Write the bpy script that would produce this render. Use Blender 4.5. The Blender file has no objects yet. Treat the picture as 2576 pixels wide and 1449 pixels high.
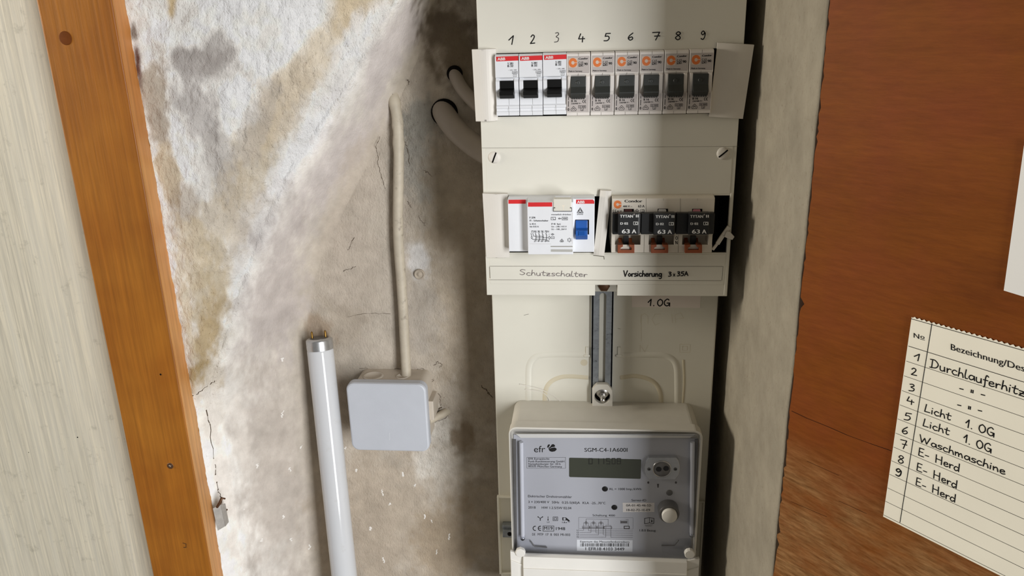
import bpy, bmesh, math, random
import numpy as np
from mathutils import Vector, Matrix

random.seed(7)
S = 0.001                                     # everything below is measured in millimetres
scene = bpy.context.scene
COL = scene.collection

# ------------------------------------------------------------------ camera
F, CX, CY = 1935.0, 1288.0, 724.5             # focal length in pixels of a 2576 x 1449 frame
PITCH, YAW, ROLL = 3.17499326e-01, -9.37021734e-02, 2.51446830e-02
EYE = np.array([-20.0116, -596.4578, 203.0821])
FW = np.array([math.sin(YAW) * math.cos(PITCH), math.cos(YAW) * math.cos(PITCH), -math.sin(PITCH)])
_rt = np.array([math.cos(YAW), -math.sin(YAW), 0.0])
_dn = np.cross(FW, _rt)
RT = math.cos(ROLL) * _rt + math.sin(ROLL) * _dn
DN = -math.sin(ROLL) * _rt + math.cos(ROLL) * _dn
cd = bpy.data.cameras.new('camera')
cam = bpy.data.objects.new('camera', cd)
COL.objects.link(cam)
cd.sensor_width = 36.0
cd.lens = F / 2576.0 * 36.0
cd.clip_start = 0.01
cam.matrix_world = Matrix(((RT[0], -DN[0], -FW[0], EYE[0] * S), (RT[1], -DN[1], -FW[1], EYE[1] * S),
                           (RT[2], -DN[2], -FW[2], EYE[2] * S), (0, 0, 0, 1)))
scene.camera = cam

# ------------------------------------------------------------------ light and exposure
scene.view_settings.view_transform = 'Standard'
scene.view_settings.look = 'None'
scene.view_settings.gamma = 1.0
scene.view_settings.use_curve_mapping = False
scene.view_settings.exposure = 0.0
world = bpy.data.worlds.new('room_light')
scene.world = world
world.use_nodes = True
bg = world.node_tree.nodes['Background']
bg.inputs['Color'].default_value = (1.0, 0.93, 0.83, 1)
bg.inputs['Strength'].default_value = 0.15


def area(name, pos, target, sx, sy, power, color):
    l = bpy.data.lights.new(name, 'AREA')
    l.shape = 'RECTANGLE'
    l.size, l.size_y = sx * S, sy * S
    l.energy = power
    l.color = color
    o = bpy.data.objects.new(name, l)
    COL.objects.link(o)
    o.location = Vector(pos) * S
    o.rotation_euler = (Vector(target) - Vector(pos)).to_track_quat('-Z', 'Y').to_euler()
    return o


area('window_daylight', (1625, -2520, 180), (5, 0, 60), 760, 2200, 99.0, (0.975, 0.985, 1.0))
area('room_lamp', (-1700, -225, 330), (140, -160, 0), 300, 300, 18.0, (1.0, 0.92, 0.79))


# ------------------------------------------------------------------ measuring: a pixel seen on a plane of known depth
def ray(px, py):
    return (px - CX) / F * RT + (py - CY) / F * DN + FW


def at(px, py, Y):
    d = ray(px, py)
    return EYE + d * ((Y - EYE[1]) / d[1])


PHI = math.radians(39.5)                      # the open door swings away from the niche
HX, HY = 110.5, -150.0


def on_door(px, py):
    n = np.array([math.cos(PHI), math.sin(PHI), 0.0])
    d = ray(px, py)
    p = EYE + d * ((np.array([HX, HY, 0.0]) - EYE) @ n / (d @ n))
    return (p[0] - HX) * math.sin(PHI) - (p[1] - HY) * math.cos(PHI), p[2]


def project(P):
    d = P - EYE
    z = d @ FW
    return CX + F * (d @ RT) / z, CY + F * (d @ DN) / z


def crop(x0, y0, k):
    return lambda a, b: (x0 + a / k, y0 + b / k)


# ------------------------------------------------------------------ materials
def lin(c):
    return tuple(((v / 255.0) / 12.92 if v / 255.0 <= 0.04045 else ((v / 255.0 + 0.055) / 1.055) ** 2.4) for v in c)


def nodes_of(name):
    m = bpy.data.materials.new(name)
    m.use_nodes = True
    nt = m.node_tree
    return m, nt, nt.nodes['Principled BSDF']


def N(nt, kind, **kw):
    n = nt.nodes.new(kind)
    for k, v in kw.items():
        if k in n.inputs:
            n.inputs[k].default_value = v
        else:
            setattr(n, k, v)
    return n


def mixc(nt, fac, a, b, mode='MIX'):
    m = nt.nodes.new('ShaderNodeMix')
    m.data_type = 'RGBA'
    m.blend_type = mode
    for sock, val in ((m.inputs[0], fac), (m.inputs[6], a), (m.inputs[7], b)):
        if isinstance(val, bpy.types.NodeSocket):
            nt.links.new(val, sock)
        elif isinstance(val, (tuple, list)):
            sock.default_value = (*val[:3], 1.0)
        else:
            sock.default_value = val
    return m.outputs[2]


def coords(nt, scale=(1, 1, 1), rot=(0, 0, 0)):
    tc = nt.nodes.new('ShaderNodeTexCoord')
    mp = nt.nodes.new('ShaderNodeMapping')
    mp.inputs['Scale'].default_value = scale
    mp.inputs['Rotation'].default_value = rot
    nt.links.new(tc.outputs['Object'], mp.inputs['Vector'])
    return mp.outputs['Vector']


def noise(nt, vec, scale, detail=4.0, rough=0.55):
    n = N(nt, 'ShaderNodeTexNoise')
    n.inputs['Scale'].default_value = scale
    n.inputs['Detail'].default_value = detail
    n.inputs['Roughness'].default_value = rough
    nt.links.new(vec, n.inputs['Vector'])
    return n.outputs[0]


def ramp(nt, fac, p0, p1):
    r = nt.nodes.new('ShaderNodeMapRange')
    r.inputs['From Min'].default_value = p0
    r.inputs['From Max'].default_value = p1
    nt.links.new(fac, r.inputs['Value'])
    return r.outputs[0]


def bump(nt, bsdf, height, strength, dist):
    b = nt.nodes.new('ShaderNodeBump')
    b.inputs['Strength'].default_value = strength
    b.inputs['Distance'].default_value = dist
    nt.links.new(height, b.inputs['Height'])
    nt.links.new(b.outputs[0], bsdf.inputs['Normal'])


def plastic(name, rgb, rough=0.45, var=0.04, scale=60.0, metallic=0.0, bmp=0.0, spec=0.5, dirt=None):
    m, nt, b = nodes_of(name)
    v = coords(nt)
    c = lin(rgb)
    f = ramp(nt, noise(nt, v, scale, 5.0), 0.3, 0.7)
    out = mixc(nt, f, tuple(x * (1 - var) for x in c), tuple(min(1, x * (1 + var)) for x in c))
    if dirt:
        d = ramp(nt, noise(nt, v, dirt[1], 6.0, 0.65), 0.58, 0.75)
        out = mixc(nt, d, out, lin(dirt[0]))
    nt.links.new(out, b.inputs['Base Color'])
    b.inputs['Roughness'].default_value = rough
    b.inputs['Metallic'].default_value = metallic
    b.inputs['Specular IOR Level'].default_value = spec
    if bmp:
        bump(nt, b, noise(nt, v, 1800.0, 3.0), bmp, 0.0002)
    return m


M = {}
M['cream'] = plastic('cream_plastic', (217, 214, 202), 0.42, 0.03, 14.0, bmp=0.15)
M['cream2'] = plastic('aged_cream_plastic', (216, 213, 200), 0.42, 0.05, 10.0, bmp=0.15)
M['strip'] = plastic('pale_blanking_plastic', (216, 211, 202), 0.5, 0.03, 20.0, bmp=0.2)
M['abb'] = plastic('white_breaker_plastic', (226, 228, 232), 0.4, 0.02, 80.0)
M['abbgrey'] = plastic('grey_breaker_plastic', (176, 175, 170), 0.45, 0.03, 80.0)
M['condor'] = plastic('pale_grey_breaker_plastic', (222, 216, 210), 0.4, 0.03, 80.0)
M['condorlab'] = plastic('lilac_grey_label_print', (178, 170, 166), 0.5, 0.03, 80.0)
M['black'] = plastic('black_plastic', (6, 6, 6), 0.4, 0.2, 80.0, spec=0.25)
M['toggle'] = plastic('dark_grey_toggle', (46, 49, 47), 0.45, 0.12, 120.0)
M['fuseblack'] = plastic('black_fuse_carrier', (17, 18, 20), 0.38, 0.2, 90.0)
M['fusewhite'] = plastic('fuse_switch_body', (214, 206, 192), 0.42, 0.03, 60.0)
M['rust'] = plastic('rust_orange_plastic', (138, 66, 26), 0.45, 0.08, 120.0)
M['blue'] = plastic('blue_toggle_plastic', (18, 84, 165), 0.4, 0.08, 90.0)
M['red'] = plastic('red_print', (208, 34, 38), 0.45, 0.05, 60.0)
M['orange'] = plastic('orange_print', (214, 112, 44), 0.5, 0.08, 150.0)
M['logobg'] = plastic('logo_square_print', (206, 186, 170), 0.5, 0.03, 80.0)
M['ink'] = plastic('black_ink', (20, 19, 20), 0.6, 0.1, 200.0, spec=0.2)
M['inkgrey'] = plastic('worn_ink', (70, 66, 66), 0.6, 0.2, 300.0, spec=0.2)
M['pencil'] = plastic('pencil_line', (120, 112, 112), 0.6, 0.15, 300.0, spec=0.2)
M['whiteink'] = plastic('white_ink', (222, 222, 220), 0.6, 0.06, 200.0)
M['groove'] = plastic('dark_groove', (92, 86, 74), 0.7, 0.1, 100.0)
M['paper'] = plastic('cream_paper', (246, 242, 226), 0.65, 0.02, 30.0)
M['paperstrip'] = plastic('pink_cream_paper', (236, 224, 205), 0.6, 0.02, 30.0)
M['paperwhite'] = plastic('white_paper', (240, 240, 238), 0.6, 0.02, 30.0)
M['sticker'] = plastic('lilac_white_sticker', (232, 222, 214), 0.5, 0.02, 30.0)
M['zinc'] = plastic('galvanised_steel', (150, 155, 160), 0.38, 0.14, 220.0, metallic=0.75, dirt=((58, 60, 62), 260.0))
M['steel'] = plastic('bright_steel', (205, 203, 200), 0.25, 0.08, 200.0, metallic=1.0)
M['alu'] = plastic('brushed_aluminium', (196, 198, 200), 0.32, 0.06, 300.0, metallic=0.85)
M['brass'] = plastic('brass', (150, 118, 62), 0.35, 0.1, 200.0, metallic=1.0)
M['meter'] = plastic('warm_grey_meter_plastic', (206, 202, 192), 0.5, 0.03, 60.0, bmp=0.3)
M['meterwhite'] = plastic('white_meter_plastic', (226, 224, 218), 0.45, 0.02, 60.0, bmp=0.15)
M['face'] = plastic('silver_blue_faceplate', (178, 179, 185), 0.4, 0.02, 40.0)
M['lcd'] = plastic('dim_green_display', (62, 65, 54), 0.25, 0.04, 40.0)
M['lcdseg'] = plastic('display_segment', (34, 36, 30), 0.3, 0.04, 40.0)
M['lens'] = plastic('grey_port_lens', (108, 106, 104), 0.2, 0.1, 90.0)
M['gasket'] = plastic('dark_grey_gasket', (92, 90, 88), 0.4, 0.1, 90.0)
M['pinkwin'] = plastic('pink_indicator', (214, 140, 150), 0.3, 0.05, 90.0)
M['redwin'] = plastic('dark_red_indicator', (88, 50, 48), 0.3, 0.05, 90.0)
M['jb'] = plastic('blue_grey_box_lid', (196, 200, 208), 0.5, 0.02, 50.0, bmp=0.3)
M['jbbody'] = plastic('dusty_box_body', (196, 186, 172), 0.6, 0.06, 60.0, bmp=0.3)
M['cable'] = plastic('dusty_cable_sheath', (186, 176, 158), 0.55, 0.08, 110.0, bmp=0.3, dirt=((126, 114, 100), 130.0))
M['cablegrey'] = plastic('grey_cable_sheath', (158, 148, 136), 0.5, 0.05, 60.0, bmp=0.2)
M['tube'] = plastic('white_lamp_glass', (210, 212, 215), 0.09, 0.02, 20.0, dirt=((200, 200, 199), 40.0))
M['wallplug'] = plastic('plastered_plug', (176, 165, 150), 0.85, 0.12, 200.0, spec=0.1)
M['clipmetal'] = plastic('dull_clip_steel', (172, 167, 160), 0.45, 0.15, 200.0, metallic=0.25)
M['woodcrack'] = plastic('dark_wood_crack', (44, 24, 14), 0.9, 0.2, 200.0, spec=0.1)
M['fleck'] = plastic('lime_fleck', (236, 232, 226), 0.9, 0.05, 200.0, spec=0.1)
M['hole'] = plastic('dark_gap', (16, 13, 11), 0.9, 0.2, 100.0, spec=0.1)
M['crack'] = plastic('crack_shadow', (92, 80, 68), 0.95, 0.2, 200.0, spec=0.1)
M['plug'] = plastic('wood_plug', (104, 56, 22), 0.8, 0.12, 200.0, spec=0.1)
M['rusty'] = plastic('rusty_nail', (96, 66, 44), 0.5, 0.25, 300.0, metallic=0.5)
M['relief'] = plastic('moulded_plate_plastic', (205, 196, 172), 0.45, 0.05, 14.0)


def glass_mat(name, tint, fres_ior):
    m = bpy.data.materials.new(name)
    m.use_nodes = True
    nt = m.node_tree
    nt.nodes.clear()
    o = N(nt, 'ShaderNodeOutputMaterial')
    tr = N(nt, 'ShaderNodeBsdfTransparent')
    tr.inputs['Color'].default_value = (*tint, 1)
    gl = N(nt, 'ShaderNodeBsdfGlossy')
    gl.inputs['Roughness'].default_value = 0.06
    lw = N(nt, 'ShaderNodeLayerWeight')
    pw = N(nt, 'ShaderNodeMath', operation='POWER')
    nt.links.new(lw.outputs['Facing'], pw.inputs[0])
    pw.inputs[1].default_value = 4.0
    fr = N(nt, 'ShaderNodeMath', operation='MULTIPLY_ADD')
    nt.links.new(pw.outputs[0], fr.inputs[0])
    fr.inputs[1].default_value = 0.5
    fr.inputs[2].default_value = fres_ior
    mx = N(nt, 'ShaderNodeMixShader')
    nt.links.new(fr.outputs[0], mx.inputs[0])
    nt.links.new(tr.outputs[0], mx.inputs[1])
    nt.links.new(gl.outputs[0], mx.inputs[2])
    nt.links.new(mx.outputs[0], o.inputs['Surface'])
    return m


M['clear'] = glass_mat('clear_polycarbonate', (0.985, 0.988, 0.995), 0.035)
M['ribglass'] = plastic('frosted_rib', (206, 208, 216), 0.2, 0.02, 60.0)
M['clearedge'] = glass_mat('clear_polycarbonate_edge', (0.80, 0.81, 0.84), 0.10)


def wood_mat(name, base, dark, light, along, rough, wide=26.0, patch=None, tilt=0.0):
    """streaks along one axis of the object"""
    m, nt, b = nodes_of(name)
    st = {'x': (6.0, 160.0, 160.0), 'z': (160.0, 160.0, 5.0)}[along]
    v = coords(nt, st, (0, tilt, 0))
    v2 = coords(nt, tuple(0.22 * s for s in st), (0, tilt, 0))
    v3 = coords(nt)
    fine = ramp(nt, noise(nt, v, 1.6, 6.0, 0.65), 0.32, 0.68)
    broad = ramp(nt, noise(nt, v2, 1.2, 4.0, 0.6), 0.3, 0.72)
    c = mixc(nt, broad, lin(dark), lin(base))
    c = mixc(nt, ramp(nt, noise(nt, v3, 9.0, 3.0), 0.4, 0.75), c, lin(light))
    hi = mixc(nt, fine, (0.72, 0.70, 0.66), (1.12, 1.1, 1.08))
    c = mixc(nt, 1.0, c, hi, 'MULTIPLY')
    if patch:
        f = ramp(nt, noise(nt, coords(nt, (3.0, 3.0, 6.0)), 2.2, 5.0, 0.6), 0.5, 0.72)
        c = mixc(nt, f, c, mixc(nt, fine, tuple(0.7 * x for x in lin(patch)), lin(patch)))
    nt.links.new(c, b.inputs['Base Color'])
    b.inputs['Roughness'].default_value = rough
    bump(nt, b, fine, 0.25, 0.0004)
    return m


M['pine'] = wood_mat('varnished_orange_wood', (160, 99, 24), (138, 79, 14), (172, 112, 34), 'z', 0.45)
M['pineedge'] = wood_mat('paler_orange_wood', (216, 158, 92), (196, 130, 66), (226, 176, 116), 'z', 0.4)


def plywood():
    m, nt, b = nodes_of('red_brown_plywood')
    v0 = coords(nt)
    long_ = noise(nt, coords(nt, (7.0, 40.0, 60.0)), 1.0, 6.0, 0.65)
    fibre = noise(nt, coords(nt, (60.0, 300.0, 420.0)), 1.0, 5.0, 0.7)
    blot = noise(nt, v0, 16.0, 6.0, 0.6)
    c = mixc(nt, ramp(nt, long_, 0.32, 0.68), lin((118, 62, 15)), lin((136, 76, 24)))
    c = mixc(nt, ramp(nt, blot, 0.42, 0.7), c, lin((130, 66, 30)))
    c = mixc(nt, ramp(nt, noise(nt, coords(nt, (5.0, 5.0, 22.0)), 1.3, 5.0, 0.6), 0.56, 0.78), c, lin((100, 50, 20)))
    # worn paler veneer towards the lower part of the leaf
    sx = nt.nodes.new('ShaderNodeSeparateXYZ')
    nt.links.new(v0, sx.inputs[0])
    zone = N(nt, 'ShaderNodeMapRange')
    zone.inputs['From Min'].default_value = -0.035
    zone.inputs['From Max'].default_value = -0.075
    nt.links.new(sx.outputs['Z'], zone.inputs['Value'])
    low2 = N(nt, 'ShaderNodeMapRange')
    low2.inputs['From Min'].default_value = -0.19
    low2.inputs['From Max'].default_value = -0.135
    nt.links.new(sx.outputs['Z'], low2.inputs['Value'])
    w = ramp(nt, noise(nt, coords(nt, (12.0, 30.0, 30.0), (0, 0.12, 0)), 1.0, 7.0, 0.65), 0.33, 0.56)
    for z in (zone.outputs[0], low2.outputs[0]):
        mu = N(nt, 'ShaderNodeMath', operation='MULTIPLY')
        nt.links.new(w, mu.inputs[0])
        nt.links.new(z, mu.inputs[1])
        w = mu.outputs[0]
    c = mixc(nt, w, c, mixc(nt, ramp(nt, fibre, 0.35, 0.65), lin((118, 82, 46)), lin((162, 122, 80))))
    c = mixc(nt, 1.0, c, mixc(nt, ramp(nt, fibre, 0.3, 0.7), (0.84, 0.82, 0.80), (1.1, 1.1, 1.1)), 'MULTIPLY')
    nt.links.new(c, b.inputs['Base Color'])
    b.inputs['Roughness'].default_value = 0.55
    b.inputs['Specular IOR Level'].default_value = 0.12
    bump(nt, b, fibre, 0.25, 0.0004)
    return m


M['mahogany'] = plywood()


def streak_wall():
    m, nt, b = nodes_of('streaked_grey_wallpaper')
    v = coords(nt, (420, 420, 9))
    v2 = coords(nt, (90, 90, 4))
    f = ramp(nt, noise(nt, v, 1.0, 6.0, 0.7), 0.42, 0.72)
    g = ramp(nt, noise(nt, v2, 1.0, 5.0, 0.6), 0.35, 0.7)
    c = mixc(nt, g, lin((176, 171, 156)), lin((196, 192, 178)))
    c = mixc(nt, f, c, lin((218, 210, 188)))
    d = ramp(nt, noise(nt, coords(nt), 70.0, 6.0, 0.7), 0.58, 0.8)
    c = mixc(nt, d, c, lin((150, 146, 132)))
    nt.links.new(c, b.inputs['Base Color'])
    b.inputs['Roughness'].default_value = 0.5
    bump(nt, b, f, 0.2, 0.0003)
    return m


M['streak'] = streak_wall()


def plaster(name, attr=True, rgb=(176, 168, 156), fine=0.5):
    m, nt, b = nodes_of(name)
    v = coords(nt)
    if attr:
        a = N(nt, 'ShaderNodeAttribute', attribute_name='stain_shade')
        c = a.outputs['Color']
    else:
        c = mixc(nt, ramp(nt, noise(nt, v, 26.0, 6.0, 0.65), 0.3, 0.7), tuple(0.86 * x for x in lin(rgb)), tuple(1.1 * x for x in lin(rgb)))
    grain = noise(nt, coords(nt, (1.0, 1.0, 0.6)), 520.0, 5.0, 0.68)
    lumps = noise(nt, coords(nt, (1.0, 1.0, 0.7)), 120.0, 4.0, 0.6)
    n2 = noise(nt, v, 60.0, 6.0, 0.7)
    c = mixc(nt, 1.0, c, mixc(nt, ramp(nt, n2, 0.3, 0.7), (0.90, 0.89, 0.88), (1.07, 1.07, 1.07)), 'MULTIPLY')
    pit = ramp(nt, grain, 0.40, 0.30)               # darker tone in the pits of the coat
    if attr:
        pm = N(nt, 'ShaderNodeMath', operation='MULTIPLY')
        nt.links.new(pit, pm.inputs[0])
        nt.links.new(a.outputs['Alpha'], pm.inputs[1])
        pit = pm.outputs[0]
    c = mixc(nt, pit, c, mixc(nt, 1.0, c, (0.70, 0.66, 0.62), 'MULTIPLY'))
    nt.links.new(c, b.inputs['Base Color'])
    b.inputs['Roughness'].default_value = 0.92
    b.inputs['Specular IOR Level'].default_value = 0.15
    bp = nt.nodes.new('ShaderNodeBump')
    bp.inputs['Distance'].default_value = 0.0022
    if attr:
        nt.links.new(a.outputs['Alpha'], bp.inputs['Strength'])
    else:
        bp.inputs['Strength'].default_value = fine
    h = N(nt, 'ShaderNodeMath', operation='MULTIPLY_ADD')
    nt.links.new(lumps, h.inputs[0])
    h.inputs[1].default_value = 0.55
    nt.links.new(grain, h.inputs[2])
    nt.links.new(h.outputs[0], bp.inputs['Height'])
    nt.links.new(bp.outputs[0], b.inputs['Normal'])
    return m


M['plaster'] = plaster('old_lime_plaster')
M['reveal'] = plaster('grey_plaster', False, (160, 153, 138), 0.3)


# ------------------------------------------------------------------ mesh collecting
FONT_CACHE = {}


def glyph_mesh(s):
    if s not in FONT_CACHE:
        cu = bpy.data.curves.new('t', 'FONT')
        cu.body = s
        cu.resolution_u = 3
        o = bpy.data.objects.new('t', cu)
        COL.objects.link(o)
        dg = bpy.context.evaluated_depsgraph_get()
        me = bpy.data.meshes.new_from_object(o.evaluated_get(dg))
        FONT_CACHE[s] = ([tuple(v.co[:2]) for v in me.vertices], [tuple(p.vertices) for p in me.polygons])
        bpy.data.objects.remove(o)
        bpy.data.meshes.remove(me)
        bpy.data.curves.remove(cu)
    return FONT_CACHE[s]


CAP = max(y for x, y in glyph_mesh('H')[0])


def smooth(pts, sub=5):
    P = [np.array(p, float) for p in pts]
    if len(P) < 3:
        return P
    Q = [2 * P[0] - P[1]] + P + [2 * P[-1] - P[-2]]
    out = []
    for i in range(1, len(Q) - 2):
        for k in range(sub):
            t = k / sub
            a, b, c, d = Q[i - 1], Q[i], Q[i + 1], Q[i + 2]
            out.append(0.5 * (2 * b + (c - a) * t + (2 * a - 5 * b + 4 * c - d) * t * t + (3 * b - a - 3 * c + d) * t ** 3))
    out.append(P[-1])
    return out


# one-line handwriting: strokes on a unit cap height; a leading 's' means the stroke is rounded
HAND = {
    '1': (.5, [[(.04, .5), (.36, 1), (.28, 0)]]),
    '2': (.62, ['s', [(.06, .78), (.26, 1), (.46, .84), (.34, .48), (.04, .02)], [(.04, .02), (.56, .08)]]),
    '3': (.56, ['s', [(.1, .93), (.34, 1), (.44, .8), (.2, .56), (.46, .4), (.38, .08), (.04, .0)]]),
    '4': (.66, [[(.22, 1), (.06, .38), (.62, .42)], [(.44, .66), (.42, 0)]]),
    '5': (.6, ['s', [(.14, .6), (.4, .62), (.5, .34), (.34, .05), (.05, .02)], [(.58, 1.0), (.2, .97), (.14, .6)]]),
    '6': (.56, ['s', [(.46, 1), (.16, .62), (.06, .25), (.24, 0), (.46, .2), (.36, .45), (.1, .28)]]),
    '7': (.64, [[(.04, .95), (.56, 1), (.3, 0)], [(.2, .5), (.6, .54)]]),
    '8': (.58, ['s', [(.34, .55), (.12, .76), (.3, 1), (.5, .8), (.3, .55), (.08, .25), (.28, 0), (.5, .22), (.34, .55)]]),
    '9': (.56, ['s', [(.46, .78), (.26, 1), (.08, .76), (.24, .54), (.46, .78), (.44, .3), (.28, 0), (.06, .1)]]),
    'S': (.66, ['s', [(.56, .9), (.3, 1), (.08, .78), (.3, .54), (.52, .3), (.3, .02), (.04, .12)]]),
    'c': (.46, ['s', [(.4, .46), (.2, .52), (.05, .25), (.2, 0), (.42, .06)]]),
    'h': (.5, ['s', [(.06, 0), (.12, .36), (.3, .5), (.38, .3), (.42, 0)], [(.14, 1), (.06, 0)]]),
    'u': (.52, ['s', [(.06, .52), (.08, .1), (.22, 0), (.38, .14), (.4, .52)], [(.4, .52), (.42, 0)]]),
    't': (.44, ['s', [(.22, .85), (.16, .2), (.24, 0), (.38, .06)], [(.02, .56), (.42, .56)]]),
    'z': (.5, [[(.05, .5), (.4, .5), (.06, .02), (.44, .02)], [(.1, .26), (.36, .27)]]),
    's': (.44, ['s', [(.38, .5), (.16, .5), (.1, .34), (.34, .2), (.3, .02), (.04, .0)]]),
    'a': (.52, ['s', [(.4, .46), (.18, .5), (.05, .22), (.18, 0), (.38, .18), (.42, .5)], [(.42, .5), (.46, 0)]]),
    'l': (.3, ['s', [(.12, 1), (.06, .3), (.1, .02), (.26, .04)]]),
    'L': (.54, [[(.16, 1), (.04, .02), (.46, .06)]]),
    'e': (.46, ['s', [(.06, .24), (.36, .32), (.3, .5), (.1, .42), (.08, .1), (.24, 0), (.42, .1)]]),
    'r': (.42, ['s', [(.08, .5), (.1, 0), (.12, .3), (.24, .48), (.38, .46)]]),
    'V': (.66, [[(.04, 1), (.24, 0), (.58, 1)]]),
    'o': (.46, ['s', [(.22, .5), (.05, .26), (.2, 0), (.4, .24), (.22, .5)]]),
    'i': (.24, [[(.1, .5), (.08, 0)], [(.12, .72), (.13, .78)]]),
    'n': (.5, ['s', [(.08, .28), (.26, .5), (.36, .34), (.4, 0)], [(.06, .5), (.08, 0)]]),
    'm': (.74, ['s', [(.08, .3), (.24, .5), (.32, .3), (.34, 0)], 's', [(.34, .28), (.5, .5), (.58, .3), (.62, 0)], [(.06, .5), (.08, 0)]]),
    'g': (.52, ['s', [(.4, .46), (.18, .5), (.06, .24), (.2, .02), (.38, .2), (.42, .5), (.4, -.2), (.26, -.36), (.06, -.3)]]),
    'x': (.46, [[(.04, .5), (.4, 0)], [(.4, .5), (.02, 0)]]),
    'A': (.72, [[(.04, 0), (.34, 1), (.6, 0)], [(.14, .36), (.54, .38)]]),
    '.': (.3, [[(.1, 0), (.13, .05)]]),
    'O': (.78, ['s', [(.36, 1), (.1, .74), (.06, .3), (.3, 0), (.6, .3), (.6, .76), (.36, 1)]]),
    'G': (.78, ['s', [(.6, .86), (.4, 1), (.1, .7), (.08, .24), (.34, .0), (.58, .16), (.6, .42)], [(.36, .42), (.68, .42), (.66, -.06)]]),
    'D': (.76, ['s', [(.04, .95), (.4, .98), (.66, .6), (.5, .15), (.02, .02)], [(.22, .96), (.16, .0)]]),
    'f': (.4, ['s', [(.4, .9), (.26, 1), (.18, .6), (.16, -.1), (.1, -.34)], [(.04, .46), (.36, .48)]]),
    'W': (.96, [[(.04, 1), (.2, 0), (.44, .72), (.6, 0), (.9, 1)]]),
    'H': (.7, [[(.08, 1), (.06, 0)], [(.56, 1), (.54, 0)], [(.06, .5), (.56, .52)]]),
    'E': (.58, [[(.5, 1), (.12, .98), (.06, .02), (.5, .04)], [(.1, .52), (.42, .54)]]),
    'd': (.5, ['s', [(.38, .44), (.18, .5), (.05, .22), (.18, 0), (.38, .18)], [(.46, 1), (.42, 0)]]),
    '-': (.44, [[(.06, .34), (.36, .36)]]),
    '"': (.34, [[(.1, .62), (.08, .2)], [(.24, .62), (.22, .2)]]),
    ' ': (.5, []),
}


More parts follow.
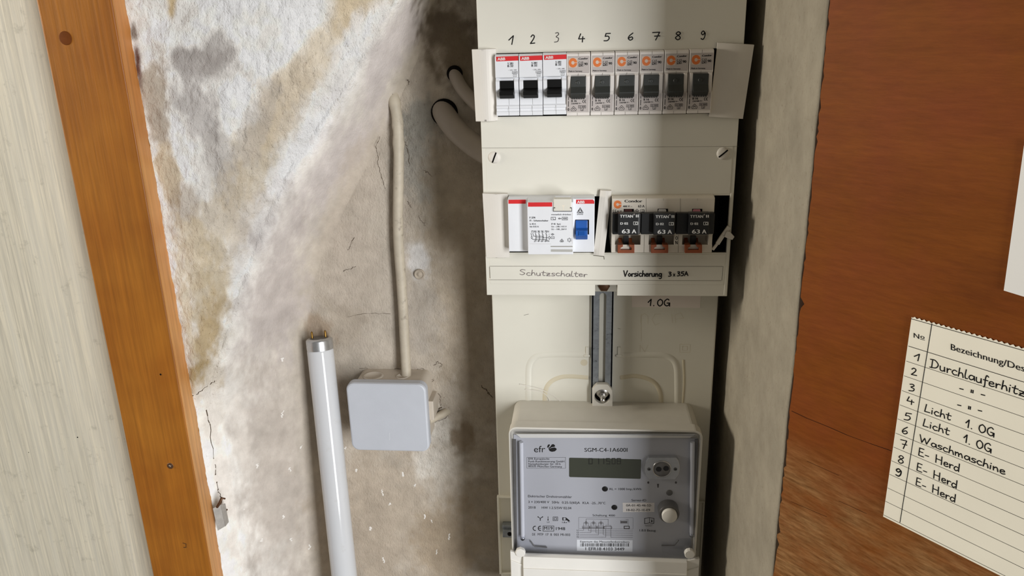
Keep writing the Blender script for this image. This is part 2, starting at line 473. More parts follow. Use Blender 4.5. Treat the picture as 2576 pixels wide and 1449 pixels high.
class MB:
    """collects faces of several materials into ONE mesh object"""

    def __init__(self):
        self.v, self.f, self.m, self.mats, self.sm = [], [], [], [], []
        self.plane = None                      # (px, py) -> (u, v);  put(u, v, n) -> xyz
        self.put = None

    def mi(self, mat):
        mat = M[mat] if isinstance(mat, str) else mat
        if mat not in self.mats:
            self.mats.append(mat)
        return self.mats.index(mat)

    def add(self, vs, fs, mat, sm=False):
        o = len(self.v)
        self.v += [tuple(float(c) for c in p) for p in vs]
        i = self.mi(mat)
        for f in fs:
            self.f.append(tuple(o + k for k in f))
            self.m.append(i)
            self.sm.append(sm)

    def bm(self, bm, mat, sm=False):
        bm.verts.index_update()
        self.add([v.co[:] for v in bm.verts], [[v.index for v in f.verts] for f in bm.faces], mat, sm)
        bm.free()

    def _bev(self, bm, w, seg, mat, sel=None):
        if w > 0:
            es = [e for e in bm.edges if (sel(e) if sel else True)]
            bmesh.ops.bevel(bm, geom=es, offset=w, segments=seg, affect='EDGES', profile=0.6, clamp_overlap=True)
        self.bm(bm, mat)

    def box(self, x0, x1, y0, y1, z0, z1, mat, bev=0.0, seg=2):
        bm = bmesh.new()
        x0, x1 = min(x0, x1), max(x0, x1)
        y0, y1 = min(y0, y1), max(y0, y1)
        z0, z1 = min(z0, z1), max(z0, z1)
        vs = [bm.verts.new((x, y, z)) for x in (x0, x1) for y in (y0, y1) for z in (z0, z1)]
        for f in ((0, 1, 3, 2), (4, 6, 7, 5), (0, 4, 5, 1), (2, 3, 7, 6), (0, 2, 6, 4), (1, 5, 7, 3)):
            bm.faces.new([vs[k] for k in f])
        self._bev(bm, bev, seg, mat)

    def prism(self, poly, y0, y1, mat, bev=0.0, seg=2):
        """outline in x,z pushed along y"""
        bm = bmesh.new()
        a = [bm.verts.new((p[0], y0, p[1])) for p in poly]
        b = [bm.verts.new((p[0], y1, p[1])) for p in poly]
        n = len(poly)
        bm.faces.new(a)
        bm.faces.new(b[::-1])
        for i in range(n):
            bm.faces.new((a[i], b[i], b[(i + 1) % n], a[(i + 1) % n]))
        bmesh.ops.recalc_face_normals(bm, faces=bm.faces[:])
        self._bev(bm, bev, seg, mat)

    def prismx(self, poly, x0, x1, mat, bev=0.0, seg=2):
        """outline in y,z pushed along x"""
        bm = bmesh.new()
        a = [bm.verts.new((x0, p[0], p[1])) for p in poly]
        b = [bm.verts.new((x1, p[0], p[1])) for p in poly]
        n = len(poly)
        bm.faces.new(a)
        bm.faces.new(b[::-1])
        for i in range(n):
            bm.faces.new((a[i], b[i], b[(i + 1) % n], a[(i + 1) % n]))
        bmesh.ops.recalc_face_normals(bm, faces=bm.faces[:])
        self._bev(bm, bev, seg, mat)

    def sheet(self, quad, t, mat, nu=1, nv=1, bend=None):
        """a thin plate over a quad of four x,y,z corners (tl, tr, br, bl), bend(u, v) pushes it along -y"""
        q = [np.array(c, float) for c in quad]
        vs, fs = [], []
        for s in (0, 1):
            for j in range(nv + 1):
                for i in range(nu + 1):
                    u, w = i / nu, j / nv
                    p = (q[0] * (1 - u) + q[1] * u) * (1 - w) + (q[3] * (1 - u) + q[2] * u) * w
                    p = p + np.array([0, (t if s else 0) - (bend(u, w) if bend else 0), 0])
                    vs.append(p)
        k = (nu + 1) * (nv + 1)
        g = lambda i, j, s: s * k + j * (nu + 1) + i
        for j in range(nv):
            for i in range(nu):
                fs.append((g(i, j, 0), g(i, j + 1, 0), g(i + 1, j + 1, 0), g(i + 1, j, 0)))
                fs.append((g(i, j, 1), g(i + 1, j, 1), g(i + 1, j + 1, 1), g(i, j + 1, 1)))
        for i in range(nu):
            fs.append((g(i, 0, 0), g(i + 1, 0, 0), g(i + 1, 0, 1), g(i, 0, 1)))
            fs.append((g(i, nv, 0), g(i, nv, 1), g(i + 1, nv, 1), g(i + 1, nv, 0)))
        for j in range(nv):
            fs.append((g(0, j, 0), g(0, j, 1), g(0, j + 1, 1), g(0, j + 1, 0)))
            fs.append((g(nu, j, 0), g(nu, j + 1, 0), g(nu, j + 1, 1), g(nu, j, 1)))
        self.add(vs, fs, mat)

    def tube(self, path, radii, mat, n=20, caps=True, wob=None):
        P = [Vector(p) for p in path]
        if not hasattr(radii, '__len__'):
            radii = [radii] * len(P)
        vs, fs = [], []
        up = Vector((0.02, 1, 0.03))
        for i, p in enumerate(P):
            t = (P[min(i + 1, len(P) - 1)] - P[max(i - 1, 0)]).normalized()
            a = (up - t * up.dot(t)).normalized()
            b = t.cross(a)
            for k in range(n):
                w = 2 * math.pi * k / n
                r = radii[i] * (1 + (wob(i, k) if wob else 0))
                vs.append(p + (a * math.cos(w) + b * math.sin(w)) * r)
        for i in range(len(P) - 1):
            for k in range(n):
                fs.append((i * n + k, i * n + (k + 1) % n, (i + 1) * n + (k + 1) % n, (i + 1) * n + k))
        self.add(vs, fs, mat, True)
        if caps:
            self.add(vs[:n], [tuple(range(n - 1, -1, -1))], mat)
            self.add(vs[-n:], [tuple(range(n))], mat)

    def lathe(self, prof, c, mat, axis=(0, -1, 0), n=32, sm=True, sx=1.0, sz=1.0):
        """prof: (radius, height along axis) pairs"""
        ax = Vector(axis).normalized()
        a = Vector((1, 0, 0)) if abs(ax.x) < 0.9 else Vector((0, 0, 1))
        a = (a - ax * a.dot(ax)).normalized()
        b = ax.cross(a)
        vs, fs = [], []
        for r, h in prof:
            for k in range(n):
                w = 2 * math.pi * k / n
                vs.append(Vector(c) + ax * h + a * math.cos(w) * r * sx + b * math.sin(w) * r * sz)
        for i in range(len(prof) - 1):
            for k in range(n):
                fs.append((i * n + k, i * n + (k + 1) % n, (i + 1) * n + (k + 1) % n, (i + 1) * n + k))
        self.add(vs, fs, mat, sm)
        if prof[0][0] > 0:
            self.add(vs[:n], [tuple(range(n - 1, -1, -1))], mat)
        if prof[-1][0] > 0:
            self.add(vs[-n:], [tuple(range(n))], mat)

    # ---- flat marks on a plane
    def on(self, Y, lift=0.08, off=(0, 0)):
        """marks go on the upright plane at depth Y"""
        def pl(px, py):
            p = at(px, py, Y)
            return np.array([p[0], p[2]])
        self.plane = pl
        self.put = lambda u, v: (u, Y - lift, v)
        return self

    def poly(self, uv, mat):
        self.add([self.put(*p) for p in uv], [tuple(range(len(uv)))], mat)

    def line(self, uv, w, mat, closed=False):
        """a pen line of width w along points of the plane, round at ends and corners"""
        P = [np.array(p, float) for p in uv]
        if closed:
            P.append(P[0])
        for a, b in zip(P[:-1], P[1:]):
            d = b - a
            L = np.hypot(*d)
            if L < 1e-6:
                continue
            d = d / L
            nn = np.array([-d[1], d[0]]) * w / 2
            e = d * w * 0.28
            self.k = (getattr(self, 'k', 0) + 1) % 4
            qs = [self.put(*q) for q in (a - nn - e, b - nn + e, b + nn + e, a + nn - e)]
            self.add([(c[0], c[1] - 0.004 * self.k, c[2]) for c in qs], [(0, 1, 2, 3)], mat)

    def pline(self, pts, w, mat, closed=False):
        self.line([self.plane(*p) for p in pts], w, mat, closed)

    def prect(self, p0, p1, mat, w=None):
        """rectangle given by two pixel corners; outline of width w, or filled"""
        a, b, c, d = (self.plane(p0[0], p0[1]), self.plane(p1[0], p0[1]), self.plane(p1[0], p1[1]), self.plane(p0[0], p1[1]))
        if w:
            self.line([a, b, c, d], w, mat, True)
        else:
            self.poly([a, d, c, b], mat)

    def ppoly(self, pts, mat):
        self.poly([self.plane(*p) for p in pts], mat)

    def pdisc(self, c, rx, ry, mat, n=28, a0=0.0, a1=2 * math.pi, inner=None):
        cen = self.plane(*c)
        ax = self.plane(c[0] + rx, c[1]) - cen
        ay = self.plane(c[0], c[1] - ry) - cen
        if inner is None:
            self.poly([cen + ax * math.cos(2 * math.pi * k / n) + ay * math.sin(2 * math.pi * k / n) for k in range(n)], mat)
        else:
            for k in range(n):
                w0, w1 = a0 + (a1 - a0) * k / n, a0 + (a1 - a0) * (k + 1) / n
                e = lambda w, s: cen + (ax * math.cos(w) + ay * math.sin(w)) * s
                self.poly([e(w0, inner), e(w0, 1), e(w1, 1), e(w1, inner)], mat)

    def text(self, s, p0, p1, cap, mat, bold=0.0, slant=0.0):
        """printed words whose baseline runs from pixel p0 to p1, capitals cap pixels high"""
        vs, fs = glyph_mesh(s)
        x0, x1 = min(v[0] for v in vs), max(v[0] for v in vs)
        A, B = self.plane(*p0), self.plane(*p1)
        up = self.plane(p0[0], p0[1] - cap) - A
        U = (B - A) / (x1 - x0)
        V = up / CAP
        for k, dx in enumerate([0.0] if not bold else [-bold, bold]):
            q = [self.put(*(A + U * (x - x0 + slant * y) + V * y + np.array([dx, 0]))) for x, y in vs]
            self.add([(c[0], c[1] - 0.03 * k, c[2]) for c in q], fs, mat)

    def hand(self, s, p0, p1, cap, w, mat, slant=0.0, jit=0.02):
        """handwriting along a pixel baseline"""
        x, strokes = 0.0, []
        for ch in s:
            adv, st = HAND[ch]
            rnd = False
            dy = random.uniform(-jit, jit)
            for q in st:
                if q == 's':
                    rnd = True
                    continue
                q = [(a + x, b + dy) for a, b in q]
                strokes.append(smooth(q) if rnd else [np.array(k) for k in q])
                rnd = False
            x += adv
        x0 = min(k[0] for q in strokes for k in q)
        x1 = max(k[0] for q in strokes for k in q)
        A, B = self.plane(*p0), self.plane(*p1)
        U = (B - A) / max(0.2, x1 - x0)
        V = self.plane(p0[0], p0[1] - cap) - A
        for q in strokes:
            self.line([A + U * (k[0] - x0) + (V + slant * np.array([np.hypot(*V), 0])) * k[1] for k in q], w, mat)

    def build(self, name, parent=None, loc=None, rotz=0.0, bev=0.0, kind=None):
        base = np.array(loc if loc is not None else ((0, 0, 0)), float)
        if parent is not None:
            base = np.array(parent['base_mm'], float)
        me = bpy.data.meshes.new(name)
        V = np.array(self.v, float)
        if parent is not None or rotz == 0.0:
            V = V - base
        me.from_pydata((V * S).tolist(), [], self.f)
        for m in self.mats:
            me.materials.append(m)
        me.polygons.foreach_set('material_index', self.m)
        me.polygons.foreach_set('use_smooth', self.sm)
        me.update()
        o = bpy.data.objects.new(name, me)
        COL.objects.link(o)
        if parent is not None:
            o.parent = parent
            if parent.get('base_mm') is not None:
                o['base_mm'] = list(parent['base_mm'])
        else:
            o.location = Vector(base) * S
            o.rotation_euler = (0, 0, rotz)
            o['base_mm'] = list(base)
        if bev:
            md = o.modifiers.new('edge', 'BEVEL')
            md.width = bev * S
            md.segments = 2
            md.limit_method = 'ANGLE'
        if kind:
            o['kind'] = kind
        return o


def tag(o, label, cat, group=None):
    o['label'] = label
    o['category'] = cat
    if group:
        o['group'] = group
    return o


def thing(name, base, label, cat, group=None):
    e = bpy.data.objects.new(name, None)
    COL.objects.link(e)
    e.empty_display_size = 0.01
    e.location = Vector([float(c) for c in base]) * S
    e['base_mm'] = [float(c) for c in base]
    return tag(e, label, cat, group)


def copy_tree(o, dx, dz, label):
    c = o.copy()
    COL.objects.link(c)
    c.location = o.location + Vector((dx * S, 0, dz * S))
    c['label'] = label
    for ch in list(o.children):
        d = ch.copy()
        COL.objects.link(d)
        d.parent = c
        for g in list(ch.children):
            h = g.copy()
            COL.objects.link(h)
            h.parent = d
    return c

# ================================================================== the setting
WALL = 110.0                                  # depth of the niche's back wall
PLATE = 45.0                                  # depth of the meter plate


def hash2(ix, iy, seed):
    h = (ix.astype(np.int64) * 374761393 + iy.astype(np.int64) * 668265263 + seed * 982451653) & 0xFFFFFFFF
    h = ((h ^ (h >> 13)) * 1274126177) & 0xFFFFFFFF
    h = (h ^ (h >> 16)) & 0xFFFFFF
    return h / float(0xFFFFFF)


def vnoise(x, y, seed):
    ix, iy = np.floor(x), np.floor(y)
    fx, fy = x - ix, y - iy
    fx, fy = fx * fx * (3 - 2 * fx), fy * fy * (3 - 2 * fy)
    a, b = hash2(ix, iy, seed), hash2(ix + 1, iy, seed)
    c, d = hash2(ix, iy + 1, seed), hash2(ix + 1, iy + 1, seed)
    return (a * (1 - fx) + b * fx) * (1 - fy) + (c * (1 - fx) + d * fx) * fy


def fbm(x, y, scale, octv=4, seed=1, gain=0.5):
    out, amp, tot = 0.0, 1.0, 0.0
    for k in range(octv):
        out = out + amp * vnoise(x / scale * 2 ** k + 17.3 * k, y / scale * 2 ** k + 5.1 * k, seed + k)
        tot += amp
        amp *= gain
    return out / tot


# profile of the plaster at every height: frame edge, ridge of the rough coat, foot of the ridge on the back wall
RIDGE = [((1010, -30), 62), ((975, 25), 62), ((905, 160), 60), ((810, 300), 58), ((722, 430), 55), ((660, 560), 50),
         ((610, 700), 44), ((575, 820), 38), ((540, 930), 30), ((502, 990), 24)]
FOOT = [(1130, -40), (1095, 25), (1052, 150), (1000, 260), (955, 360), (890, 480), (830, 600), (790, 700), (776, 850), (790, 1000), (848, 1449)]
XA, YA = -377.5, 19.0
_r = sorted([(at(*p, Y)[2], at(*p, Y)[0], Y) for p, Y in RIDGE])
_f = sorted([(at(*p, WALL)[2], at(*p, WALL)[0]) for p in FOOT])


def lerpx(z, zs, vs):
    v = np.interp(z, zs, vs)
    s = (vs[-1] - vs[-2]) / (zs[-1] - zs[-2])
    return np.where(z > zs[-1], vs[-1] + np.clip(z - zs[-1], 0, 160) * s, v)


Z = np.arange(-520.0, 420.0, 1.5)
xr = lerpx(Z, [r[0] for r in _r], [r[1] for r in _r])
yr = np.interp(Z, [r[0] for r in _r], [r[2] for r in _r])
xf = lerpx(Z, [r[0] for r in _f], [r[1] for r in _f])
zb = _r[0][0]
low = np.clip((zb + 40 - Z) / 90.0, 0, 1)       # below the rough coat the reveal is a plain splay
low = low * low * (3 - 2 * low)
xr = xr * (1 - low) + (XA + 16) * low
yr = yr * (1 - low) + (YA + 18) * low
k9 = np.ones(31) / 31.0
sm = lambda a: np.convolve(np.pad(a, 15, mode='edge'), k9, mode='valid')
xr, yr, xf = sm(xr), sm(yr), sm(xf)

STAINS_AND_SHADE = [  # pixel centre, half axes, tilt in degrees, colour, strength, raggedness: plaster stains and some painted shade
    # rough coat
    ((760, 190), (52, 300), 33, (222, 205, 176), .7, .5), ((700, 270), (60, 170), 30, (206, 190, 166), .6, .6),
    ((905, 5), (70, 110), 33, (214, 194, 160), .75, .5), ((620, 420), (50, 170), 24, (212, 196, 168), .6, .6),
    ((432, 12), (15, 58), 4, (206, 182, 138), .9, .5), ((515, 165), (88, 54), 12, (172, 165, 160), .9, .5),
    ((565, 130), (52, 44), 10, (168, 161, 156), .7, .5), ((500, 270), (52, 120), -14, (190, 184, 180), .8, .5),
    ((548, 400), (42, 130), -14, (194, 188, 182), .75, .5), ((640, 330), (40, 120), 24, (196, 188, 180), .5, .6),
    ((385, 235), (40, 100), -8, (178, 161, 138), .75, .6), ((420, 430), (28, 80), -8, (204, 182, 144), .75, .6),
    ((465, 520), (36, 60), 0, (182, 166, 146), .6, .6), ((560, 580), (80, 120), 18, (204, 188, 162), .6, .6),
    ((495, 650), (46, 110), -12, (220, 202, 170), .65, .6), ((530, 720), (50, 110), 8, (204, 188, 158), .7, .6),
    ((520, 850), (50, 130), 10, (190, 169, 132), .95, .45), ((512, 940), (44, 60), 10, (178, 156, 116), 1.0, .45),
    ((470, 790), (18, 90), -8, (224, 208, 176), .7, .5), ((640, 560), (44, 90), 24, (206, 196, 186), .5, .6),
    ((347, 160), (10, 60), -6, (116, 82, 70), 1.0, .5), ((336, 80), (10, 26), -6, (130, 116, 104), .9, .5),
    # ridge and the smooth band
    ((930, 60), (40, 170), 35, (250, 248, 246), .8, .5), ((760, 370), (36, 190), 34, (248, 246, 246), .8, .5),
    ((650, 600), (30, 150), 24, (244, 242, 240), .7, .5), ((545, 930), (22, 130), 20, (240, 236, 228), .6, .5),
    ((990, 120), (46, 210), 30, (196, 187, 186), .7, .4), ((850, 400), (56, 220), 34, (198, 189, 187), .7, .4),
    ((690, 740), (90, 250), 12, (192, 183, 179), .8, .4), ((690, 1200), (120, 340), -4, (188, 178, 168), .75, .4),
    ((530, 1040), (34, 90), -6, (238, 232, 222), .85, .5), ((570, 1240), (24, 230), -10, (240, 234, 226), .8, .5),
    ((610, 1120), (34, 140), -8, (224, 217, 208), .6, .6),
    # back wall: dirt, with shade painted in at the top and beside the board
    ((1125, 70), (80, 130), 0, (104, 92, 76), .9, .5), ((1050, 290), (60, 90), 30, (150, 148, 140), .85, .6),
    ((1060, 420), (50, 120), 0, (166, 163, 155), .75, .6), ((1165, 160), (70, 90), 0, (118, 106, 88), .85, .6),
    ((1140, 480), (90, 120), 0, (172, 158, 138), .6, .6), ((1190, 640), (70, 140), 0, (172, 158, 138), .6, .6),
    ((1120, 590), (60, 60), 0, (172, 158, 138), .6, .6), ((1205, 800), (60, 160), 0, (172, 158, 138), .6, .6),
    ((1130, 780), (70, 160), 0, (172, 158, 138), .6, .6), ((1050, 640), (28, 50), -10, (222, 220, 218), .9, .5),
    ((1210, 1000), (50, 140), 0, (172, 158, 138), .6, .6), ((1060, 800), (60, 90), 0, (176, 168, 158), .6, .6),
    ((1085, 1130), (56, 80), 0, (236, 231, 222), .85, .6), ((1130, 1190), (70, 70), 0, (222, 214, 202), .75, .6),
    ((1170, 1100), (40, 40), 0, (140, 122, 98), .7, .6), ((1230, 1300), (60, 220), 0, (172, 158, 138), .6, .6),
    ((900, 480), (60, 160), 20, (196, 184, 170), .6, .5), ((880, 700), (90, 180), 0, (190, 178, 164), .6, .5),
    ((850, 820), (60, 60), 0, (176, 164, 148), .6, .6), ((960, 1300), (160, 220), 0, (190, 176, 158), .7, .5),
    ((1130, 1380), (90, 160), 0, (176, 158, 134), .7, .5), ((800, 830), (50, 40), 0, (160, 140, 118), .7, .5),
]


def stain_shade_colour(P, base, mixb=None):
    px, py = project(P)
    n1 = fbm(P[:, 0] + P[:, 1], P[:, 2], 34.0, 5, 11) - 0.5
    n2 = fbm(P[:, 0] + P[:, 1] + 400, P[:, 2] - 300, 9.0, 4, 31) - 0.5
    c = np.repeat(np.array([lin(base)]), len(P), 0)
    if mixb is not None:
        k = mixb.reshape(-1, 1)
        c = c * (1 - k) + np.array([lin((192, 182, 168))]) * k
    c = c * (1 + 0.42 * n1[:, None] + 0.25 * n2[:, None])
    for i, ((x, y), (a, b), deg, col, st, rag) in enumerate(STAINS_AND_SHADE):
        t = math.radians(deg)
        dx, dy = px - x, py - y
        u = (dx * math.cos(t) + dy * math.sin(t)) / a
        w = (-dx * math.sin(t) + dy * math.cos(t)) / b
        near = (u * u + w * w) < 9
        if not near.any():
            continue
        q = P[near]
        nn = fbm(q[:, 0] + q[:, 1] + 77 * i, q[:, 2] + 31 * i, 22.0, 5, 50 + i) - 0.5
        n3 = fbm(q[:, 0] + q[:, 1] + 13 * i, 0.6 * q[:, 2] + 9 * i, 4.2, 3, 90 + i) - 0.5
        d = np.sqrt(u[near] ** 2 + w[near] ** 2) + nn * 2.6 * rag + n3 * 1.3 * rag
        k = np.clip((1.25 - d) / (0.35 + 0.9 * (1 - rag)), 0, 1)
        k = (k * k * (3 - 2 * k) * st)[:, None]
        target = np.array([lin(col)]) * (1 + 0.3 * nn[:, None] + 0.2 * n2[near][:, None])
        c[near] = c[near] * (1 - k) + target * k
    return np.clip(c, 0.01, 0.9)


def grid_object(name, G, mat, base, label, grain, mixb=None):
    """G: rows x cols x 3 in millimetres"""
    r, c, _ = G.shape
    idx = np.arange(r * c).reshape(r, c)
    quads = np.stack([idx[:-1, :-1], idx[:-1, 1:], idx[1:, 1:], idx[1:, :-1]], -1).reshape(-1, 4)
    me = bpy.data.meshes.new(name)
    V = G.reshape(-1, 3)
    me.vertices.add(len(V))
    me.vertices.foreach_set('co', (V * S).astype(np.float32).ravel())
    me.loops.add(quads.size)
    me.loops.foreach_set('vertex_index', quads.astype(np.int32).ravel())
    me.polygons.add(len(quads))
    me.polygons.foreach_set('loop_start', np.arange(0, quads.size, 4, dtype=np.int32))
    me.polygons.foreach_set('use_smooth', np.ones(len(quads), bool))
    me.update(calc_edges=True)
    a = me.color_attributes.new('stain_shade', 'FLOAT_COLOR', 'POINT')
    cc = np.ones((len(V), 4), np.float32)
    cc[:, :3] = stain_shade_colour(V, base, mixb)
    cc[:, 3] = grain.reshape(-1)
    a.data.foreach_set('color', cc.ravel())
    me.materials.append(M[mat])
    o = bpy.data.objects.new(name, me)
    COL.objects.link(o)
    o['kind'] = 'structure'
    o['label'] = label
    return o


# left: rough coat, ridge and smooth splay in one continuous surface
n1, n2 = 120, 80
G = np.zeros((len(Z), n1 + n2 + 1, 3))
rough = np.zeros(G.shape[:2])
fold = np.zeros(G.shape[:2])
edge_n = (fbm(Z, Z * 0 + 3, 14.0, 4, 5) - 0.5) * 5.0
for j in range(n1 + n2 + 1):
    if j <= n1:
        t = j / n1
        G[:, j, 0] = (XA + edge_n * (1 - t)) * (1 - t) + xr * t
        G[:, j, 1] = YA * (1 - t) + yr * t - 7.0 * np.sin(math.pi * t) * (1 - low)
        rough[:, j] = 1 - 0.55 * low
    else:
        t = (j - n1) / n2
        s0 = t * t * (3 - 2 * t)
        fold[:, j] = np.clip(t * 1.15, 0, 1)
        G[:, j, 0] = xr * (1 - t) + xf * t
        G[:, j, 1] = yr + (WALL - yr) * (s0 * (1 - low) + t * low)
        rough[:, j] = (1 - 0.55 * low) * np.clip(1 - t * 3.2, 0, 1) + 0.16
    G[:, j, 2] = Z
X, ZZ = G[:, :, 0], G[:, :, 2]
d1 = fbm(X, ZZ * 0.7, 3.6, 3, 101) - 0.5
d2 = fbm(X, ZZ * 0.6, 11.0, 4, 131) - 0.5
d3 = fbm(X, ZZ, 60.0, 4, 151) - 0.5
G[:, :, 1] += (d1 * 2.4 + d2 * 3.6) * rough + d3 * 6.0 * (0.35 + 0.65 * rough)
G[:, :, 1] = np.minimum(G[:, :, 1], WALL + 3)
wall_left = grid_object('wall_left', G, 'plaster', (248, 245, 239), 'rough stained plaster sloping from the wooden frame into the niche', np.clip(rough, 0.34, 1.0), fold)

# back: flat old plaster behind the board
nb = 250
Gb = np.zeros((len(Z), nb + 1, 3))
xe = 162.0
for j in range(nb + 1):
    t = j / nb
    Gb[:, j, 0] = xf * (1 - t) + xe * t
    Gb[:, j, 2] = Z
Xb = Gb[:, :, 0]
e1 = fbm(Xb, Gb[:, :, 2], 5.0, 4, 201) - 0.5
e3 = fbm(Xb, Gb[:, :, 2], 80.0, 4, 221) - 0.5
pxb, pyb = project(Gb.reshape(-1, 3) + np.array([0, WALL, 0]))
crumb = np.exp(-(((pxb - 1050) / 70) ** 2 + ((pyb - 380) / 190) ** 2)) + np.exp(-(((pxb - 1120) / 60) ** 2 + ((pyb - 1060) / 120) ** 2))
crumb = crumb.reshape(Xb.shape)
Gb[:, :, 1] = WALL + e1 * (1.0 + 3.2 * crumb) + e3 * 3.0
Gb[:, 0, 1] = G[:, -1, 1]
Gb[:, 1, 1] = 0.5 * (Gb[:, 0, 1] + Gb[:, 2, 1])
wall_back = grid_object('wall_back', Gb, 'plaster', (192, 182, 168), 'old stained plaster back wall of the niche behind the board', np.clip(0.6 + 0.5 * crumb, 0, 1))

# cracks: broken lines in the plaster
def crack_lines(name, Y, lines, parent, mat='crack'):
    mb = MB()
    mb.on(Y, 0.0)
    for pts, w in lines:
        p = [np.array(q, float) for q in pts]
        fine = []
        for a, b in zip(p[:-1], p[1:]):
            for k in range(6):
                fine.append(a + (b - a) * k / 6 + np.array([random.uniform(-2, 2), random.uniform(-2, 2)]))
        fine.append(p[-1])
        uv = [mb.plane(*q) for q in fine]
        for i, (a, b) in enumerate(zip(uv[:-1], uv[1:])):
            mb.line([a, b], w * random.uniform(0.3, 0.85), mat)
    me = mb.build(name)
    md = me.modifiers.new('lie_on_plaster', 'SHRINKWRAP')
    md.target = parent
    md.wrap_method = 'PROJECT'
    md.use_project_y = True
    md.use_project_x = md.use_project_z = False
    md.use_negative_direction = md.use_positive_direction = True
    md.offset = 0.00012
    md.wrap_mode = 'OUTSIDE_SURFACE'
    me.parent = parent
    return me


crack_lines('plaster_crack', WALL - 4, [
    ([(956, 345), (945, 375), (948, 410), (955, 440), (968, 480)], .7),
    ([(888, 598), (880, 620), (872, 632)], .8), ([(893, 672), (875, 680), (862, 686)], .8),
    ([(1062, 430), (1075, 436), (1086, 446)], .6), ([(1012, 350), (1024, 378), (1028, 420)], .8),
    ([(1024, 510), (1032, 524)], .6), ([(1050, 545), (1060, 560), (1068, 570)], .6),
    ([(870, 800), (920, 790), (980, 793)], .5), ([(1025, 200), (1026, 214)], .9),
    ([(1080, 985), (1106, 998), (1107, 1026)], .7), ([(1080, 1052), (1094, 1036), (1110, 1030)], 1.5),
    ([(1078, 950), (1090, 962), (1078, 972)], .7), ([(1090, 925), (1098, 914), (1110, 920), (1104, 930)], .8),
    ([(1088, 1066), (1118, 1058), (1128, 1046)], .7), ([(1210, 975), (1225, 990), (1238, 1004)], 1.4),
    ([(900, 930), (960, 934), (1000, 932), (1040, 936), (1062, 930), (1076, 946)], .6),
    ([(985, 268), (992, 255), (998, 248)], 1.2), ([(984, 250), (988, 236)], .9)], wall_back)
crack_lines('plaster_crack', 28, [([(521, 1030), (534, 1110), (552, 1230), (556, 1262)], .9),
                                  ([(486, 984), (500, 985), (520, 972), (536, 962)], .9)], wall_left)

crack_lines('lime_fleck', WALL - 4, [([(x, y), (x + random.uniform(-3, 4), y + random.uniform(4, 14))], random.uniform(1.2, 2.6)) for x, y in
            ((866, 1130), (893, 1185), (958, 1238), (980, 1270), (1084, 1312), (1066, 1300), (962, 1408), (1098, 1388), (1010, 1196), (1042, 1224), (1130, 1350), (930, 1330))], wall_back, 'fleck')
crack_lines('lime_fleck', 70, [([(x, y), (x + random.uniform(-2, 3), y + random.uniform(5, 14))], random.uniform(1.0, 2.2)) for x, y in
            ((718, 1192), (738, 1152), (692, 920), (726, 1362), (640, 1240), (712, 1300), (660, 1150), (764, 1400), (700, 1050), (676, 1330))], wall_left, 'fleck')

# right: grey reveal, then the jagged edge where the open door leaf begins
zz = np.arange(-520, 421, 3.0)
Gr = np.zeros((len(zz), 71, 3))
for j in range(71):
    t = j / 70.0
    Gr[:, j, 0] = HX + (fbm(zz, zz * 0 + 40 * t, 30.0, 4, 301) - 0.5) * 1.6
    Gr[:, j, 1] = HY - 1.0 + (WALL - HY + 4) * t
    Gr[:, j, 2] = zz
Gr[:, 1, 0] += 0.6
Gr[:, 0, 0] += 15.0
Gr[:, 0, 1] += 13.0
wall_right = grid_object('wall_right', Gr, 'reveal', (158, 152, 138), 'grey plaster reveal on the right side of the niche', np.full(Gr.shape[:2], .3))
crack_lines  # (cracks of the reveal are drawn below)
mb = MB()
for pts in ([(1935, 300), (1948, 322), (1970, 345), (1974, 380), (1977, 430)],):
    q = []
    for px, py in pts:
        d = ray(px, py)
        p = EYE + d * ((HX - 1.0 - EYE[0]) / d[0])
        q.append(p)
    for a, b in zip(q[:-1], q[1:]):
        w = 0.1
        mb.add([(a[0] - .4, a[1] - w, a[2]), (a[0] - .4, a[1] + w, a[2]), (b[0] - .4, b[1] + w, b[2]), (b[0] - .4, b[1] - w, b[2])], [(0, 1, 2, 3)], 'crack')
cr = mb.build('plaster_crack')
cr.parent = wall_right

# the door leaf: red-brown plywood, swung out to the right
ROT = PHI - math.pi / 2


def door_frame(mb, lift=0.0):
    """local axes of the door: x along the leaf from the hinge, y behind it, z up"""
    mb.plane = lambda px, py: np.array(on_door(px, py))
    mb.put = lambda u, v: (u, -lift, v)
    return mb


prof = []
z = -520.0
while z < 420:
    prof.append((random.choice([0, 0, .3, .5, .8, 1.1]) + (random.choice([1.2, 2.2]) if random.random() < 0.06 else 0), z))
    z += random.uniform(2.0, 5.5)
mb = door_frame(MB())
mb.prism(prof + [(376, 420), (376, -520)], 0.0, 18.0, 'mahogany')
door_frame(mb, 0.05)
fine = [(1992, 1034), (2030, 1052), (2080, 1072), (2130, 1094), (2190, 1116), (2242, 1134)]
for a, b in zip(fine[:-1], fine[1:]):
    mb.pline([a, b], random.uniform(.25, .5), 'woodcrack')
for a, b in (((2030, 1160), (2110, 1196)), ((1990, 1262), (2080, 1300)), ((2110, 1260), (2180, 1292))):
    mb.pline([a, b], .22, 'woodcrack')
door = mb.build('door_1', rotz=ROT)
door.location = Vector((HX, HY, 0)) * S
door['kind'] = 'structure'
door['label'] = 'red-brown plywood door leaf swung open on the right'

# the low ceiling above, with unseen blocks added to shade board and back wall
mb = MB()
mb.box(-1100, 620, -260, WALL + 40, 420, 440, 'reveal')
mb.box(95, 620, -280, -240, 270, 440, 'reveal')  # unseen block added to dim the top of the board
mb.box(-124, 100, 52, WALL - 1, at(1150, 0, 52)[2] + 5, 430, 'reveal')  # unseen block added to darken the upper back wall
mb.build('ceiling', kind='structure')['label'] = 'low plaster ceiling with added unseen blocks shading the niche'

